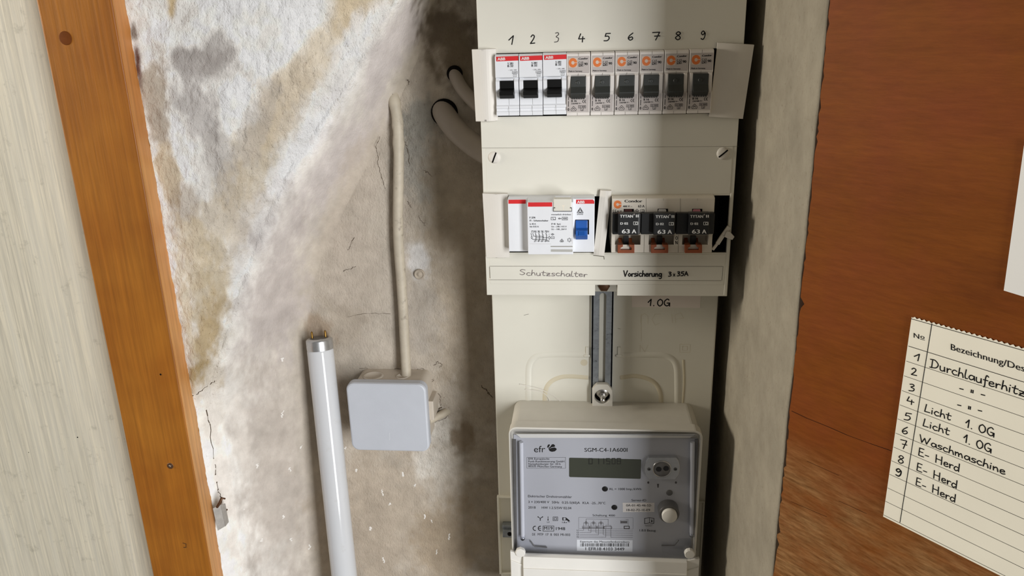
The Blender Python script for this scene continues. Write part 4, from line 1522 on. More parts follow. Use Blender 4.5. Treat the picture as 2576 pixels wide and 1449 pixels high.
mb.pdisc(D(1318, 926), 2.0, 4.6, 'ink', 18, inner=.66)
mb.pline([D(1330, 926), D(1350, 926)], .3, 'ink')
mb.prect(D(1350, 908), D(1408, 944), 'ink', .26)
mb.pline([D(1368, 926), D(1392, 926)], .24, 'ink')
mb.pline([D(1300, 864), D(1340, 864)], .16, 'inkgrey')
mb.pdisc(D(1376, 866), 3, 2.6, 'ink', 14, inner=.7)
mb.pline([D(1356, 866), D(1410, 866)], .2, 'ink')
mb.pline([D(1376, 848), D(1376, 884)], .2, 'ink')
for cc in ((1546, 978),):
    mb.pline([D(1546, 950), D(1578, 990), D(1568, 1002), D(1520, 1002), D(1512, 990)], .3, 'ink', True)
    mb.pdisc(D(1546, 986), 2, 2, 'ink', 12, inner=.5)
mb.pdisc(D(1683, 968), 4.2, 4.2, 'ink', 12, inner=.82)
for k in range(6):
    w = k * math.pi / 3 + .5
    mb.pline([D(1683 + 30 * math.cos(w), 968 + 30 * math.sin(w)), D(1683 + 38 * math.cos(w), 968 + 38 * math.sin(w))], .4, 'ink')
T('-25', 1670, 1698, 975, 12, 'inkgrey', 0)
mb.pline([D(960, 1036), D(1350, 1040)], .12, 'condorlab')
mb.pline([D(1736, 470), D(1740, 1040)], .12, 'condorlab')
for a_, b_, hgt in ((1346, 1738, 1088),):
    mb.pline([D(a_, hgt), D(b_, hgt)], .8, 'abbgrey')
    mb.pline([D(a_, hgt - 6), D(b_, hgt - 6)], .25, 'groove')
mb.ppoly([D(1346, 1138), D(1346, 1182), D(1742, 1186), D(1742, 1140)], 'abbgrey')
mb.build('switch_body', rcd)
mb = MB()                                       # hinged test flap
p0, p1 = at(*D(1396, 222), Y2 - 1), at(*D(1722, 440), Y2 - 1)
mb.box(p0[0], p1[0], Y2 - 1.2, Y2 + 6, p1[2], p0[2], 'cream', .6)
mb.box(p0[0] + 1, p1[0] - 1, -10, Y2 + 6, p0[2] - 3, p0[2] + .4, 'abb', .3)
mb.on(Y2 - 1.2, .06)
mb.line([(p0[0] - .2, p0[2] - 20 / 3), (p0[0] - .2, p1[2] - .2), (p1[0] + .2, p1[2] - .2), (p1[0] + .2, p0[2] - 20 / 3)], .35, 'ink')
for px in (1412, 1706):
    mb.prect(D(px - 8, 374), D(px + 8, 390), 'ink', .3)
mb.text('T', D(1545, 420), D(1600, 420), 80 / 7.244, 'paperstrip')
mb.build('test_flap', rcd, bev=0)
mb = MB()                                       # blue toggle in its window
za, zbb = zd(596, Y1), zd(866, Y1)
q0, q1 = at(*D(1790, 620), Y1)[0], at(*D(2040, 620), Y1)[0]
mb.on(Y1, .06)
mb.ppoly([D(1788, 598), D(1784, 868), D(2042, 868), D(2042, 598)], 'hole')
mb.prismx([(-9, za - .4), (-13.2, za - .6), (-14.4, zd(740, Y1)), (-18.5, zd(800, -18)), (-18.5, zd(890, -18)), (-14, zd(962, -14)), (-9, zd(960, -13))], q0 + .3, q1 - 1.0, 'blue', .5, 2)
for k in range(3):
    zz0 = zd(820 + 26 * k, -18)
    mb.box(q0 + 12 - 9.5, q1 - 3.2, -19.2, -17, zz0 - .5, zz0 + .5, 'blue', .2, 1)
mb.box(q0 + 3, q1 - 2.6, -15.4, -12, zd(912, -16) - .8, zd(905, -16) + .8, 'blue', .4)
mb.build('toggle', rcd)

# ------------------------------------------------------------------ three-pole fuse switch
YE = -10.0
ze = lambda b_, Y: zr(E_(0, b_)[1], Y, 1660)
fl, fr_ = at(*E_(135, 700), YE)[0], at(*E_(1990, 700), YE)[0]
fuse = thing('fuse_switch', ((fl + fr_) / 2, PLATE - 3, ze(1200, YE)), 'cream three-pole fuse switch with black fuse carriers and orange latches', 'fuse switch')
mb = MB()
mb.prismx([(40, ze(160, 0)), (-6.5, ze(166, -6)), (YE, ze(212, YE)), (YE, ze(880, YE)), (3.5, ze(890, YE)), (3.5, ze(1050, 3)), (YE, ze(1052, YE)), (YE, ze(1200, YE)), (40, ze(1200, YE))],
          fl, fr_, 'fusewhite', .4, 2)
poles = [(145, 745), (770, 1370), (1390, 1990)]
ribs = [(120, 196), (660, 812), (1278, 1424), (1896, 1968)]
for a_, b_ in ribs:                              # walls between the latch pits
    x0_, x1_ = at(*E_(a_, 980), YE)[0], at(*E_(b_, 980), YE)[0]
    mb.box(max(fl, x0_), min(fr_, x1_), YE, 6, ze(1060, YE), ze(870, YE), 'fusewhite', .2, 1)
mb.on(YE, .08)
for xx in (764, 1388):
    mb.pline([E_(xx, 212), E_(xx - 2, 470)], .2, 'groove')
    mb.pline([E_(xx - 34, 880), E_(xx - 40, 1196)], .24, 'groove')
for xx in (1078, 1700):
    mb.pline([E_(xx, 215), E_(xx, 250)], .12, 'groove')
mb.on(YE, .06)
mb.ppoly([E_(172, 250), E_(172, 400), E_(318, 398), E_(318, 248)], 'logobg')
mb.on(YE, .12)
mb.pdisc(E_(244, 322), 72 / 7.244, 74 / 7.244, 'orange', 40, math.radians(4), math.radians(356), .36)
mb.pline([E_(235, 322), E_(316, 316)], .5, 'logobg')
mb.text('Condor', E_(372, 282), E_(692, 282), 46 / 7.244, 'ink', .14)
mb.text('400 V ~', E_(340, 370), E_(508, 368), 30 / 7.244, 'ink', .08)
mb.text('63 A', E_(620, 374), E_(734, 374), 44 / 7.244, 'ink', .08)
for cxx in (178, 216):
    mb.pdisc(E_(cxx, 438), 22 / 7.244, 24 / 7.244, 'ink', 14, math.radians(80), math.radians(280), .62)
mb.text('AC 22', E_(234, 456), E_(316, 454), 24 / 7.244, 'ink', .06)
mb.pline([E_(596, 406), E_(632, 436), E_(612, 458), E_(564, 458), E_(556, 440)], .35, 'ink', True)
mb.pdisc(E_(592, 444), 2.6, 2.2, 'ink', 14, inner=.4)
mb.prect(E_(660, 414), E_(730, 458), 'ink', .26)
mb.pdisc(E_(706, 436), 3, 2.6, 'ink', 14, inner=.75)
mb.text('O', E_(1298, 964), E_(1340, 964), 62 / 7.244, 'ink', .08)
mb.text('N', E_(1296, 1046), E_(1334, 1046), 62 / 7.244, 'ink', .08)
mb.build('switch_body', fuse)
wins = [(356, 540, 402, 'redwin'), (974, 1162, 398, 'strip'), (1602, 1786, 400, 'pinkwin')]
for a_, b_, c_, mt in wins:
    mb = MB().on(YE, .07)
    mb.ppoly([E_(a_, c_), E_(a_, 478), E_(b_, 478), E_(b_, c_)], 'hole')
    mb.on(YE, .12)
    mb.ppoly([E_(a_ + 8, 478), E_(b_ - 30, 478), E_(b_ - 34, c_ + 22), E_(b_ - 46, c_ + 8), E_(a_ + 24, c_ + 8), E_(a_ + 12, c_ + 24)], mt)
    mb.build('indicator_window', fuse)
# black carriers; each has a raised front with white print
YC, YD = -15.0, -21.0
car = [((150, 250), (250, 640), (640, 660)), ((668, 890), (890, 1290), (1290, 1310)), ((1310, 1528), (1528, 1925), (1925, 2020))]
face = [(255, 640), (895, 1290), (1535, 1925)]
side = [(150, 660), (668, 1300), (1308, 2010)]
txt = [(290, 0), (940, 9), (1568, 4)]
for k in range(3):
    mb = MB()
    s0, s1 = at(*E_(side[k][0], 680), YC)[0], at(*E_(side[k][1], 680), YC)[0]
    f0, f1 = at(*E_(face[k][0], 680), YD)[0], at(*E_(face[k][1], 680), YD)[0]
    zt0, zb0 = ze(484, YC), ze(868, YC)
    mb.box(s0, s1, YC, 4, zb0, zt0, 'fuseblack', .8, 2)
    mb.box(f0, f1, YD, YC + 1, ze(880, YD), ze(484, YD), 'fuseblack', .9, 2)
    mb.on(YD, .08)
    t0, dy = txt[k]
    Tm = lambda s, a, b_, c, cap, bold=.05: mb.text(s, E_(t0 + a, c + dy), E_(t0 + b_, c + dy), cap / 7.244, 'whiteink', bold)
    Tm('TYTAN', 0, 232, 560, 50, .1)
    mb.pdisc(E_(t0 + 256, 504 + dy), 1.8, 1.8, 'condorlab', 12, inner=.4)
    Tm('II', 290, 334, 556, 50, .12)
    Tm('D 02', 6, 144, 688, 40, .1)
    mb.prect(E_(t0 + 244, 638 + dy), E_(t0 + 326, 690 + dy), 'whiteink', .3)
    mb.pdisc(E_(t0 + 298, 664 + dy), 3.4, 3.0, 'whiteink', 14, inner=.72)
    mb.pline([E_(t0 + 282, 640 + dy), E_(t0 + 282, 690 + dy)], .25, 'whiteink')
    Tm('63', 34, 172, 846, 72, .16)
    Tm('A', 216, 292, 846, 72, .16)
    mb.build('fuse_carrier', fuse)
# rust coloured latches
lat = [(244, 552), (856, 1166), (1470, 1784)]
for a_, b_ in lat:
    YL = -13.0
    w = (b_ - a_)
    def Q(u, v, Y=YL):
        p = at(*E_(a_ + u * w, v), Y)
        return (p[0], p[2])
    mb = MB()
    out = [Q(0, 1210), Q(0, 1058), Q(.32, 1052), Q(.32, 1090), Q(.18, 1112), Q(.18, 1150), Q(.82, 1150), Q(.82, 1112), Q(.68, 1090), Q(.68, 1052), Q(1, 1058), Q(1, 1210)]
    mb.prism(out, YL, -6, 'rust', .35, 2)
    mb.prism([Q(.18, 1160), Q(.18, 1100), Q(.82, 1100), Q(.82, 1160)], -8, -6, 'rust')
    mb.prismx([(-4, ze(1060, -4)), (3, ze(930, 3)), (4, ze(930, 3)), (2, ze(1080, 2))], Q(.1, 1100)[0], Q(.3, 1100)[0], 'rust')
    mb.prismx([(-4, ze(1060, -4)), (3, ze(930, 3)), (4, ze(930, 3)), (2, ze(1080, 2))], Q(.7, 1100)[0], Q(.9, 1100)[0], 'rust')
    mb.prism([Q(.36, 1090, -3), Q(.36, 900, -3), Q(.66, 900, -3), Q(.66, 1090, -3)], -3, 2, 'fuseblack')
    mb.build('latch', fuse)

# broken sliver of plastic caught in the right end of the lower cut-out
mb = MB()
pts = [at(*E_(1974, 1146), -1.6), at(*E_(2060, 1040), -2.2), at(*E_(2170, 880), -3.0), at(*E_(2275, 722), -2.4)]
for w, (a, b) in zip((1.1, 1.6, 1.7), zip(pts[:-1], pts[1:])):
    d = np.array([b[0] - a[0], b[2] - a[2]])
    d = d / np.hypot(*d)
    n = np.array([-d[1], d[0]]) * w
    mb.prism([(a[0] - n[0], a[2] - n[1]), (b[0] - n[0], b[2] - n[1]), (b[0] + n[0], b[2] + n[1]), (a[0] + n[0], a[2] + n[1])], a[1] - .9, a[1] + .9, 'strip', .25, 1)
hk = [E_(2180, 905), E_(2225, 800), E_(2290, 815), E_(2372, 905), E_(2330, 965), E_(2240, 930)]
mb.prism([(at(*p, -4)[0], at(*p, -4)[2]) for p in hk], -5.5, -2.0, 'strip', .7, 2)
hk = [E_(2060, 1040), E_(2130, 960), E_(2095, 1055)]
mb.prism([(at(*p, -2)[0], at(*p, -2)[2]) for p in hk], -3.0, -1.4, 'strip', .2, 1)
tag(mb.build('broken_clip', loc=(88, -3, 52)), 'broken cream plastic clip hanging at the right end of the lower opening', 'clip')

# slotted steel rail that carries the meter's hook
mb = MB()
ra, rb = xr_(1488.5, 800, PLATE - 4), xr_(1543, 800, PLATE - 4)
sa, sb = xr_(1507, 850, PLATE - 4), xr_(1523.5, 850, PLATE - 4)
rt, rbm = zr(732, PLATE - 4), -121.0
st, sbm = zr(737, PLATE - 4), -140.0
arc = [((sa + sb) / 2 + (sb - sa) / 2 * math.cos(t), st - (sb - sa) / 2 + (sb - sa) / 2 * math.sin(t)) for t in [math.pi - k * math.pi / 10 for k in range(11)]]
mb.prism([(ra, rbm), (ra, rt), (arc[5][0], rt)] + arc[5::-1] + [(sa, rbm)], PLATE - 4, PLATE - 2.4, 'zinc', .25, 1)
mb.prism([(sb, rbm), ] + arc[:4:-1] + [(arc[5][0], rt), (rb, rt), (rb, rbm)], PLATE - 4, PLATE - 2.4, 'zinc', .25, 1)
mb.box(ra, ra + 1.4, PLATE - 4, PLATE, rbm, rt, 'zinc')
mb.box(rb - 1.4, rb, PLATE - 4, PLATE, rbm, rt, 'zinc')
tag(mb.build('slotted_rail', loc=((ra + rb) / 2, PLATE - 2, rbm)), 'upright galvanised steel rail with a long slot above the meter', 'rail')
mb = MB()
p = at(1525, 724, PLATE - 6)
mb.box(NX0 - 4, NX1 + 4, PLATE - 9, PLATE + .5, zr(731, PLATE - 6), zr(700, PLATE - 6), 'cream2', .5, 1)
mb.lathe([(5, 0), (5, 1.6), (4, 2.4), (0, 2.4)], (p[0] - 2, PLATE - 9, zr(718, PLATE - 8)), 'rusty', n=6)
mb.build('rail_bracket', board)
# ================================================================== the electricity meter
YM = -10.0                                      # front of the meter
YP = 0.0                                        # printed faceplate behind the clear cover
mx0, mx1 = xr_(1283.5, 1240, YM), xr_(1763, 1240, YM)
mzt = zr(1078, YM + 4, 1520)
mzb = zr(1403, YM, 1520)
meter = thing('electricity_meter', (0, PLATE, mzb), 'grey three-phase electricity meter with clear front cover and dim display', 'electricity meter')


def round_rect(x0, x1, z0, z1, r, n=6, bottom=True):
    p = []
    for cx_, cz_, a0 in ((x1 - r, z1 - r, 0), (x0 + r, z1 - r, 90)):
        p += [(cx_ + r * math.cos(math.radians(a0 + 90 * k / n)), cz_ + r * math.sin(math.radians(a0 + 90 * k / n))) for k in range(n + 1)]
    if bottom:
        for cx_, cz_, a0 in ((x0 + r, z0 + r, 180), (x1 - r, z0 + r, 270)):
            p += [(cx_ + r * math.cos(math.radians(a0 + 90 * k / n)), cz_ + r * math.sin(math.radians(a0 + 90 * k / n))) for k in range(n + 1)]
    else:
        p += [(x0, z0), (x1, z0)]
    return p


mb = MB()
mb.prism(round_rect(mx0 + .4, mx1 - 1.6, -352, mzt, 8.0, 8, False), YP + 1.2, PLATE - .2, 'meter')
hz = round_rect(mx0, mx1 - .8, mzb - 9, mzt + .6, 7.0, 8, False)
hin = round_rect(mx0 + 1.6, mx1 - 2.4, mzb - 7, mzt - 1.0, 6.0, 8, False)
n_ = len(hz)
vs = [(x, YM + 2.2, z) for x, z in hz] + [(x, YM + 2.2, z) for x, z in hin] + [(x, YP + 4, z) for x, z in hz] + [(x, YP + 1.5, z) for x, z in hin]
fs = []
for i in range(n_):
    j = (i + 1) % n_
    fs += [(i, j, n_ + j, n_ + i), (i, 2 * n_ + i, 2 * n_ + j, j), (n_ + i, n_ + j, 3 * n_ + j, 3 * n_ + i)]
mb.add(vs, fs, 'meter')
mb.build('housing', meter)

f0, f1 = at(*M1(232, 585), YP), at(1742, 1396, YP)
fx0, fx1, fzt, fzb = mx0 + 3.2, mx1 - 4.2, at(1520, 1098, YP)[2], at(1520, 1398, YP)[2]
mb = MB()
mb.prism([(fx0, fzb), (fx1, fzb), (fx1, fzt), (fx0, fzt)], YP, YP + 1.0, 'face', .3, 1)
mb.on(YP, .07)
t = lambda C, s, a, b_, cap, mat='ink', bold=.03, k=6.3: mb.text(s, C(*a), C(*b_), cap / k, mat, bold)
t(M1, 'efr', (462, 804), (640, 804), 100, 'ink', 0.0)
for pts in ([(670, 730), (676, 700), (690, 680), (712, 680), (716, 690), (700, 716), (690, 730)],
            [(684, 744), (720, 716), (742, 682), (768, 674), (792, 690), (797, 710), (780, 720), (740, 726), (706, 748)],
            [(692, 756), (740, 736), (790, 728), (818, 744), (820, 766), (790, 790), (746, 797), (712, 786)]):
    mb.ppoly([M1(*p) for p in pts], 'ink')
mb.text('SGM-C4-1A600I', M1(1262, 796), M2(492, 796), 60 / 6.3, 'ink', .05)
mb.prect(M1(350, 884), M1(962, 1058), 'ink', .2)
t(M1, 'EFR Europäische', (374, 922), (706, 922), 30)
t(M1, 'Funk-Rundsteuerung GmbH', (374, 964), (942, 964), 30)
t(M1, 'Nymphenburger Str. 20 b', (374, 1004), (884, 1004), 30)
t(M1, '80335 München Germany', (374, 1040), (906, 1046), 30)
q = 6.327
t(M4, 'RL = 1000 Imp./kWh', (212, 80), (716, 80), 32, 'ink', .04, q)
t(M3, 'Elektrischer Drehstromzähler', (496, 194), (1192, 208), 36, 'ink', .03, q)
mb.text('3 × 230/400 V', M3(500, 286), M3(832, 290), 36 / q, 'ink', .03)
mb.text('50Hz', M3(876, 292), M3(992, 294), 36 / q, 'ink', .03)
mb.text('0.25-5(60)A', M3(1036, 296), M3(1320, 300), 36 / q, 'ink', .03)
mb.text('Kl.A', M3(1366, 302), M3(1466, 304), 36 / q, 'ink', .03)
mb.text('-25...70°C', M3(1498, 306), M4(146, 306), 36 / q, 'ink', .03)
mb.text('2018', M3(500, 374), M3(616, 376), 36 / q, 'ink', .03)
mb.text('HW 1.2.5/SW 02.04', M3(714, 378), M3(1184, 386), 36 / q, 'ink', .03)
mb.pline([M3(650, 506), M3(690, 532), M3(730, 506)], .6, 'ink')
mb.pline([M3(690, 530), M3(690, 562)], .6, 'ink')
for p in ((656, 508), (726, 508), (690, 558)):
    mb.pdisc(M3(*p), 1.6, 1.4, 'ink', 10)
mb.pline([M3(814, 502), M3(814, 560)], .45, 'ink')
mb.pdisc(M3(814, 556), 1.6, 1.5, 'ink', 10)
t(M3, 'L3', (800, 602), (834, 602), 22, 'ink', .03, q)
mb.prect(M3(894, 508), M3(968, 568), 'ink', .4)
mb.prect(M3(912, 522), M3(950, 554), 'ink', .4)
mb.ppoly([M3(1040, 516), M3(1100, 518), M3(1130, 540), M3(1158, 566), M3(1162, 590), M3(1146, 598), M3(1134, 586), M3(1124, 566), M3(1104, 562), M3(1042, 564)], 'ink')
mb.on(YP, .1)
mb.pdisc(M3(1076, 540), 3.2, 2.8, 'face', 14)
mb.pdisc(M3(1148, 584), 1.2, 1.2, 'face', 10)
mb.on(YP, .07)
t(M3, '1.8.x', (1040, 606), (1118, 606), 24, 'ink', .05, q)
for cxx in (608, 690):
    mb.pdisc(M3(cxx, 690), 38 / q, 40 / q, 'ink', 18, math.radians(70), math.radians(290), .68)
mb.pline([M3(664, 690), M3(700, 690)], .6, 'ink')
mb.prect(M3(734, 652), M3(906, 734), 'ink', .45)
t(M3, 'M19', (750, 712), (886, 714), 50, 'ink', .06, q)
t(M3, '1948', (940, 716), (1086, 718), 46, 'ink', .05, q)
for s_, a_, b_ in (('DE', 562, 610), ('MTP', 650, 740), ('17', 778, 820), ('B', 854, 876), ('003', 906, 984), ('MI-003', 1014, 1166)):
    t(M3, s_, (a_, 802 + (a_ - 562) * .012), (b_, 803 + (b_ - 562) * .012), 36, 'ink', .02, q)
mb.text('Schaltung', M4(-58, 496), M4(170, 498), 30 / q, 'ink', .03)
mb.text('4000', M4(196, 498), M4(296, 498), 28 / q, 'ink', .03)
ln = lambda pts, w=.16: mb.pline(pts, w, 'inkgrey')
ln([M3(1302, 694), M3(1302, 514), M4(584, 520), M4(584, 700)])
ln([M3(1302, 694), M4(584, 702)])
ln([M3(1420, 600), M3(1420, 542), M4(190, 546), M4(190, 640)], .26)
for k in range(3):
    xx = 1420 + 118 * k
    mb.pline([M3(xx, 570), M3(xx + 22, 604), M3(xx, 640), M3(xx - 22, 604)], .3, 'inkgrey', True)
    mb.pdisc(M3(xx, 604), 2.0, 2.0, 'inkgrey', 10)
    ln([M3(xx - 40, 720 + 36 * k), M3(xx - 40, 600), M3(xx - 20, 600)], .26)
    ln([M3(xx + 20, 600), M3(xx + 38, 604), M3(xx + 38, 730 + 30 * k)], .26)
    mb.prect(M3(xx - 60, 656), M3(xx + 52, 690), 'inkgrey', .3)
    mb.pline([M3(xx - 58, 676), M3(xx + 50, 676)], .5, 'inkgrey')
ln([M4(152, 690), M4(152, 640), M4(232, 642), M4(232, 692)], .26)
mb.prect(M4(120, 662), M4(246, 696), 'inkgrey', .4)
ln([M4(150, 700), M4(150, 832)], .26)
ln([M4(230, 700), M4(230, 832), M4(580, 834)], .26)
for k, s_ in enumerate(('L1', 'L2', 'L3', 'N')):
    yy = 722 + k * 36
    mb.text(s_, M3(1274, yy + 8), M3(1302, yy + 8), 22 / q, 'ink', .03)
    ln([M3(1316, yy), M3(1380 + 118 * k, yy)] if k < 3 else [M3(1316, yy), M4(150, 832)], .24)
    if k < 3:
        ln([M3(1460 + 118 * k, 730 + 32 * k), M4(584, 732 + 34 * k)], .24)
mb.prect(M4(388, 564), M4(490, 612), 'inkgrey', .3)
mb.pline([M4(396, 590), M4(484, 590)], 1.6, 'inkgrey')
ln([M4(470, 548), M4(508, 548), M4(508, 656)], .24)
mb.prect(M4(444, 656), M4(524, 694), 'inkgrey', .8)
mb.text('Server-ID', M4(560, 260), M4(794, 260), 34 / q, 'ink', .03)
mb.pline([M4(770, 530), M4(846, 520), M4(918, 530), M4(914, 612), M4(846, 604), M4(770, 616)], .55, 'ink', True)
mb.pline([M4(846, 522), M4(846, 604)], .4, 'ink')
t(M4, 'i', (872, 590), (894, 590), 40, 'ink', .1, q)
mb.pline([M4(774, 640), M4(900, 634)], .3, 'inkgrey')
mb.pline([M4(780, 656), M4(880, 652)], .3, 'inkgrey')
t(M4, '1.8.0 Bezug', (690, 738), (944, 740), 34, 'ink', .04, q)
mb.ppoly([M2(962, 1305), M2(994, 1305), M2(986, 1365), M2(970, 1365)], 'inkgrey')
for px in (824, 1262):
    mb.pdisc(M2(px, 1284), 2.6, 3.0, 'inkgrey', 12)
mb.build('faceplate', meter)

mb = MB().on(YP, .05)
a_, b_ = M1(1020, 890), M2(704, 1224)
pa, pb = mb.plane(*a_), mb.plane(*b_)
mb.prism(round_rect(pa[0], pb[0], pb[1], pa[1], 1.0, 4), YP - .25, YP + .3, 'lcd')
SEG = {'0': 'abcdef', '1': 'bc', '5': 'acdfg', '8': 'abcdefg'}
mb.on(YP - .25, .06)
for ch, x0_, x1_ in (('0', 1076, 1112), ('1', 1140, 1170), ('1', 1186, 1216), ('5', 1234, 1270), ('0', 1284, 1318), ('8', 1330, 1366)):
    c_ = lambda x, y: (1180 + x / 3.578, 1044 + y / 3.578)
    X0, X1, yt, ym, yb = x0_ + 3, x1_ - 3, 392, 416, 440
    seg = {'a': (X0, yt, X1, yt), 'b': (X1, yt, X1, ym), 'c': (X1, ym, X1, yb), 'd': (X0, yb, X1, yb), 'e': (X0, ym, X0, yb), 'f': (X0, yt, X0, ym), 'g': (X0, ym, X1, ym)}
    for k in SEG[ch]:
        s0, s1, s2, s3 = seg[k]
        mb.pline([c_(s0, s1), c_(s2, s3)], .75, 'lcdseg')
mb.build('display', meter)

mb = MB().on(YP)                                # optical reading port
out = [M2(830, 895), M2(1265, 890), M2(1300, 930), M2(1322, 1000), M2(1326, 1080), M2(1305, 1165), M2(1246, 1238), M2(842, 1238), M2(790, 1180), M2(766, 1110), M2(764, 1040), M2(784, 960)]
pp = [at(*p, YP - 5) for p in out]
mb.prism([(p[0], p[2]) for p in pp][::-1], YP - 5, YP, 'alu', .5, 2)
pc = at(*M2(1040, 1072), YP - 5)
mb.lathe([(8.3, -.2), (8.3, .5), (7.6, .7), (7.3, .25), (0, .2)], (pc[0], YP - 5, pc[2]), 'steel', n=40)
mb.lathe([(7.3, .2), (7.2, .4), (0, .45)], (pc[0], YP - 5, pc[2]), 'lens', n=40)
mb.on(YP - 5, .55)
for px, py in ((988, 1068), (1106, 1056)):
    mb.pdisc(M2(px, py), 46 / 6.3, 40 / 6.3, 'hole', 24)
mb.on(YP - 5, .08)
for px in (836, 1254):
    mb.pdisc(M2(px, 1072), 30 / 6.3, 26 / 6.3, 'gasket', 20)
    mb.pdisc(M2(px + 4, 1076), 16 / 6.3, 12 / 6.3, 'hole', 16)
mb.build('optical_port', meter)
for c_, r_ in ((M4(138, 62), 2.6), (M4(288, 355), 2.6), (M4(1163, 122), 2.9)):
    mb = MB()
    p = at(*c_, YP)
    mb.lathe([(r_, -.1), (r_, .25), (r_ * .7, .45), (0, .5)], (p[0], YP, p[2]), 'black' if r_ < 2.8 else 'gasket', n=24)
    mb.build('indicator_led', meter)
mb = MB()
p = at(*M4(1156, 452), YP - 8)
mb.lathe([(9.0, -7.8), (9.0, 1.0), (8.3, 2.0), (7.4, 2.0), (7.0, .5), (0, .5)], (p[0], YP - 8, p[2]), 'gasket', n=44)
mb.lathe([(6.6, .2), (6.6, 4.6), (6.0, 5.2), (0, 5.3)], (p[0] + .1, YP - 8, p[2]), 'meterwhite', n=44)
mb.build('call_button', meter)
mb = MB().on(YP, .08)
mb.ppoly([M4(420, 282), M4(424, 432), M4(926, 430), M4(928, 282)], 'condor')
mb.on(YP, .13)
mb.text('0A-01-45-46-52-', M4(476, 340), M4(884, 340), 34 / q, 'ink', .05)
mb.text('18-02-72-1E-E9', M4(482, 414), M4(854, 414), 34 / q, 'ink', .05)
mb.build('server_label', meter)
mb = MB().on(YP, .08)
mb.ppoly([M3(1274, 868), M3(1272, 1048), M4(576, 1060), M4(578, 878)], 'abb')
mb.on(YP, .13)
mb.text('Eigentum des Messstellenbetreibers', M3(1326, 914), M4(526, 920), 30 / q, 'ink', .03)
bx0, bx1 = M3(1328, 0)[0], M4(526, 0)[0]
x = bx0
rnd = random.Random(4)
while x < bx1 - 1:
    w = rnd.choice([.8, .8, 1.4, 2.2])
    mb.ppoly([(x, 1366.5), (x, 1374.6), (x + w, 1374.6), (x + w, 1366.5)], 'ink')
    x += w + rnd.choice([.8, .8, 1.4, 2.0])
mb.text('1 EFR18 4103 3449', M3(1410, 1036), M4(444, 1042), 46 / q, 'ink', .05)
mb.build('barcode_label', meter)

# clear polycarbonate cover: pane, edge bars and inner ribs
mb = MB()
cx0_, cx1_, czt, czb = mx0 + 1.8, mx1 - 2.8, mzt - 1.4, mzb
mb.prism(round_rect(cx0_ + 2.2, cx1_ - 2.2, czb + 1, czt - 2.6, 3.0, 5), YM - .2, YM + .6, 'clear')
cover_part = mb.build('clear_cover', meter)
mb = MB()
o_ = round_rect(cx0_, cx1_, czb, czt, 5.0, 7)
i_ = round_rect(cx0_ + 2.2, cx1_ - 2.2, czb + 1.0, czt - 1.8, 3.4, 7)
n_ = len(o_)
vs = [(x, YM + .6, z) for x, z in o_] + [(x, YM - .6, z) for x, z in i_] + [(x, YM + 3.4, z) for x, z in o_] + [(x, YM + 1.8, z) for x, z in i_]
fs = []
for i in range(n_):
    j = (i + 1) % n_
    fs += [(i, n_ + i, n_ + j, j), (i, j, 2 * n_ + j, 2 * n_ + i), (n_ + i, 3 * n_ + i, 3 * n_ + j, n_ + j)]
mb.add(vs, fs, 'clearedge')
mb.build('cover_rim', cover_part)
mb = MB()                                       # pale bar painted in as the cover bevel's reflection, grey gaskets at the sides
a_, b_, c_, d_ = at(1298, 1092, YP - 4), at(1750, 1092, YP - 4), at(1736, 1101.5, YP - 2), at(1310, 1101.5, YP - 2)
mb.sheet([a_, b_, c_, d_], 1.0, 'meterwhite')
mb.build('bevel_glint_bar', cover_part)
for px in (1294, 1752):
    a_, b_ = at(px, 1106, YP - 1), at(px + (3 if px < 1500 else -4), 1385, YP - 1)
    mb = MB()
    mb.sheet([(a_[0] - 1.2, YP - 1, a_[2]), (a_[0] + 1.4, YP - 1, a_[2]), (b_[0] + 1.4, YP - 1, b_[2]), (b_[0] - 1.2, YP - 1, b_[2])], .8, 'gasket')
    mb.build('side_gasket', cover_part)
for px, y0_, y1_ in ((1311, 1112, 1352), (1742, 1112, 1345)):
    a, b = at(px, y0_, YP - 3), at(px + (4 if px < 1500 else -2), y1_, YP - 3)
    mb = MB()
    mb.tube([(a[0], YP - 3, a[2]), (b[0], YP - 3, b[2])], 1.9, 'ribglass', 14)
    mb.lathe([(2.2, 0), (2.2, 3.6), (1.4, 5), (0, 5)], (b[0], YP - 1, b[2]), 'clearedge', n=16)
    mb.build('cover_rib', cover_part)
for s_, px in ((1, 1309), (-1, 1735)):
    a = at(px, 1391, YM)
    zz2 = a[2]
    mb = MB()
    mb.prism([(a[0] - s_ * 4, zz2 - 5), (a[0] + s_ * 7, zz2 - 5), (a[0] + s_ * 24, zz2 - 1.5), (a[0] + s_ * 24, zz2 + 1.8), (a[0] + s_ * 12, zz2 + 2.2), (a[0] + s_ * 9, zz2 + 8), (a[0] - s_ * 3, zz2 + 9)][::s_], YM - .3, YP - .4, 'clear', 1.2, 2)
    mb.tube([(a[0] + s_ * 24, YP - 2, zz2 + 1), (a[0] + s_ * 12.5, YP - 2, zz2 + 1.6), (a[0] + s_ * 9.2, YP - 2, zz2 + 7)], .55, 'gasket', 8)
    mb.build('cover_lug', cover_part)
for px, py in ((1309, 1391), (1735, 1394)):
    mb = MB()
    p = at(px, py, YM - 3)
    mb.lathe([(4.6, -2.8), (4.6, .3), (4.0, .9), (0, 1.0)], (p[0], YM - 3, p[2]), 'meterwhite', n=8 if px < 1500 else 12, sm=False)
    mb.build('sealing_cap', meter)
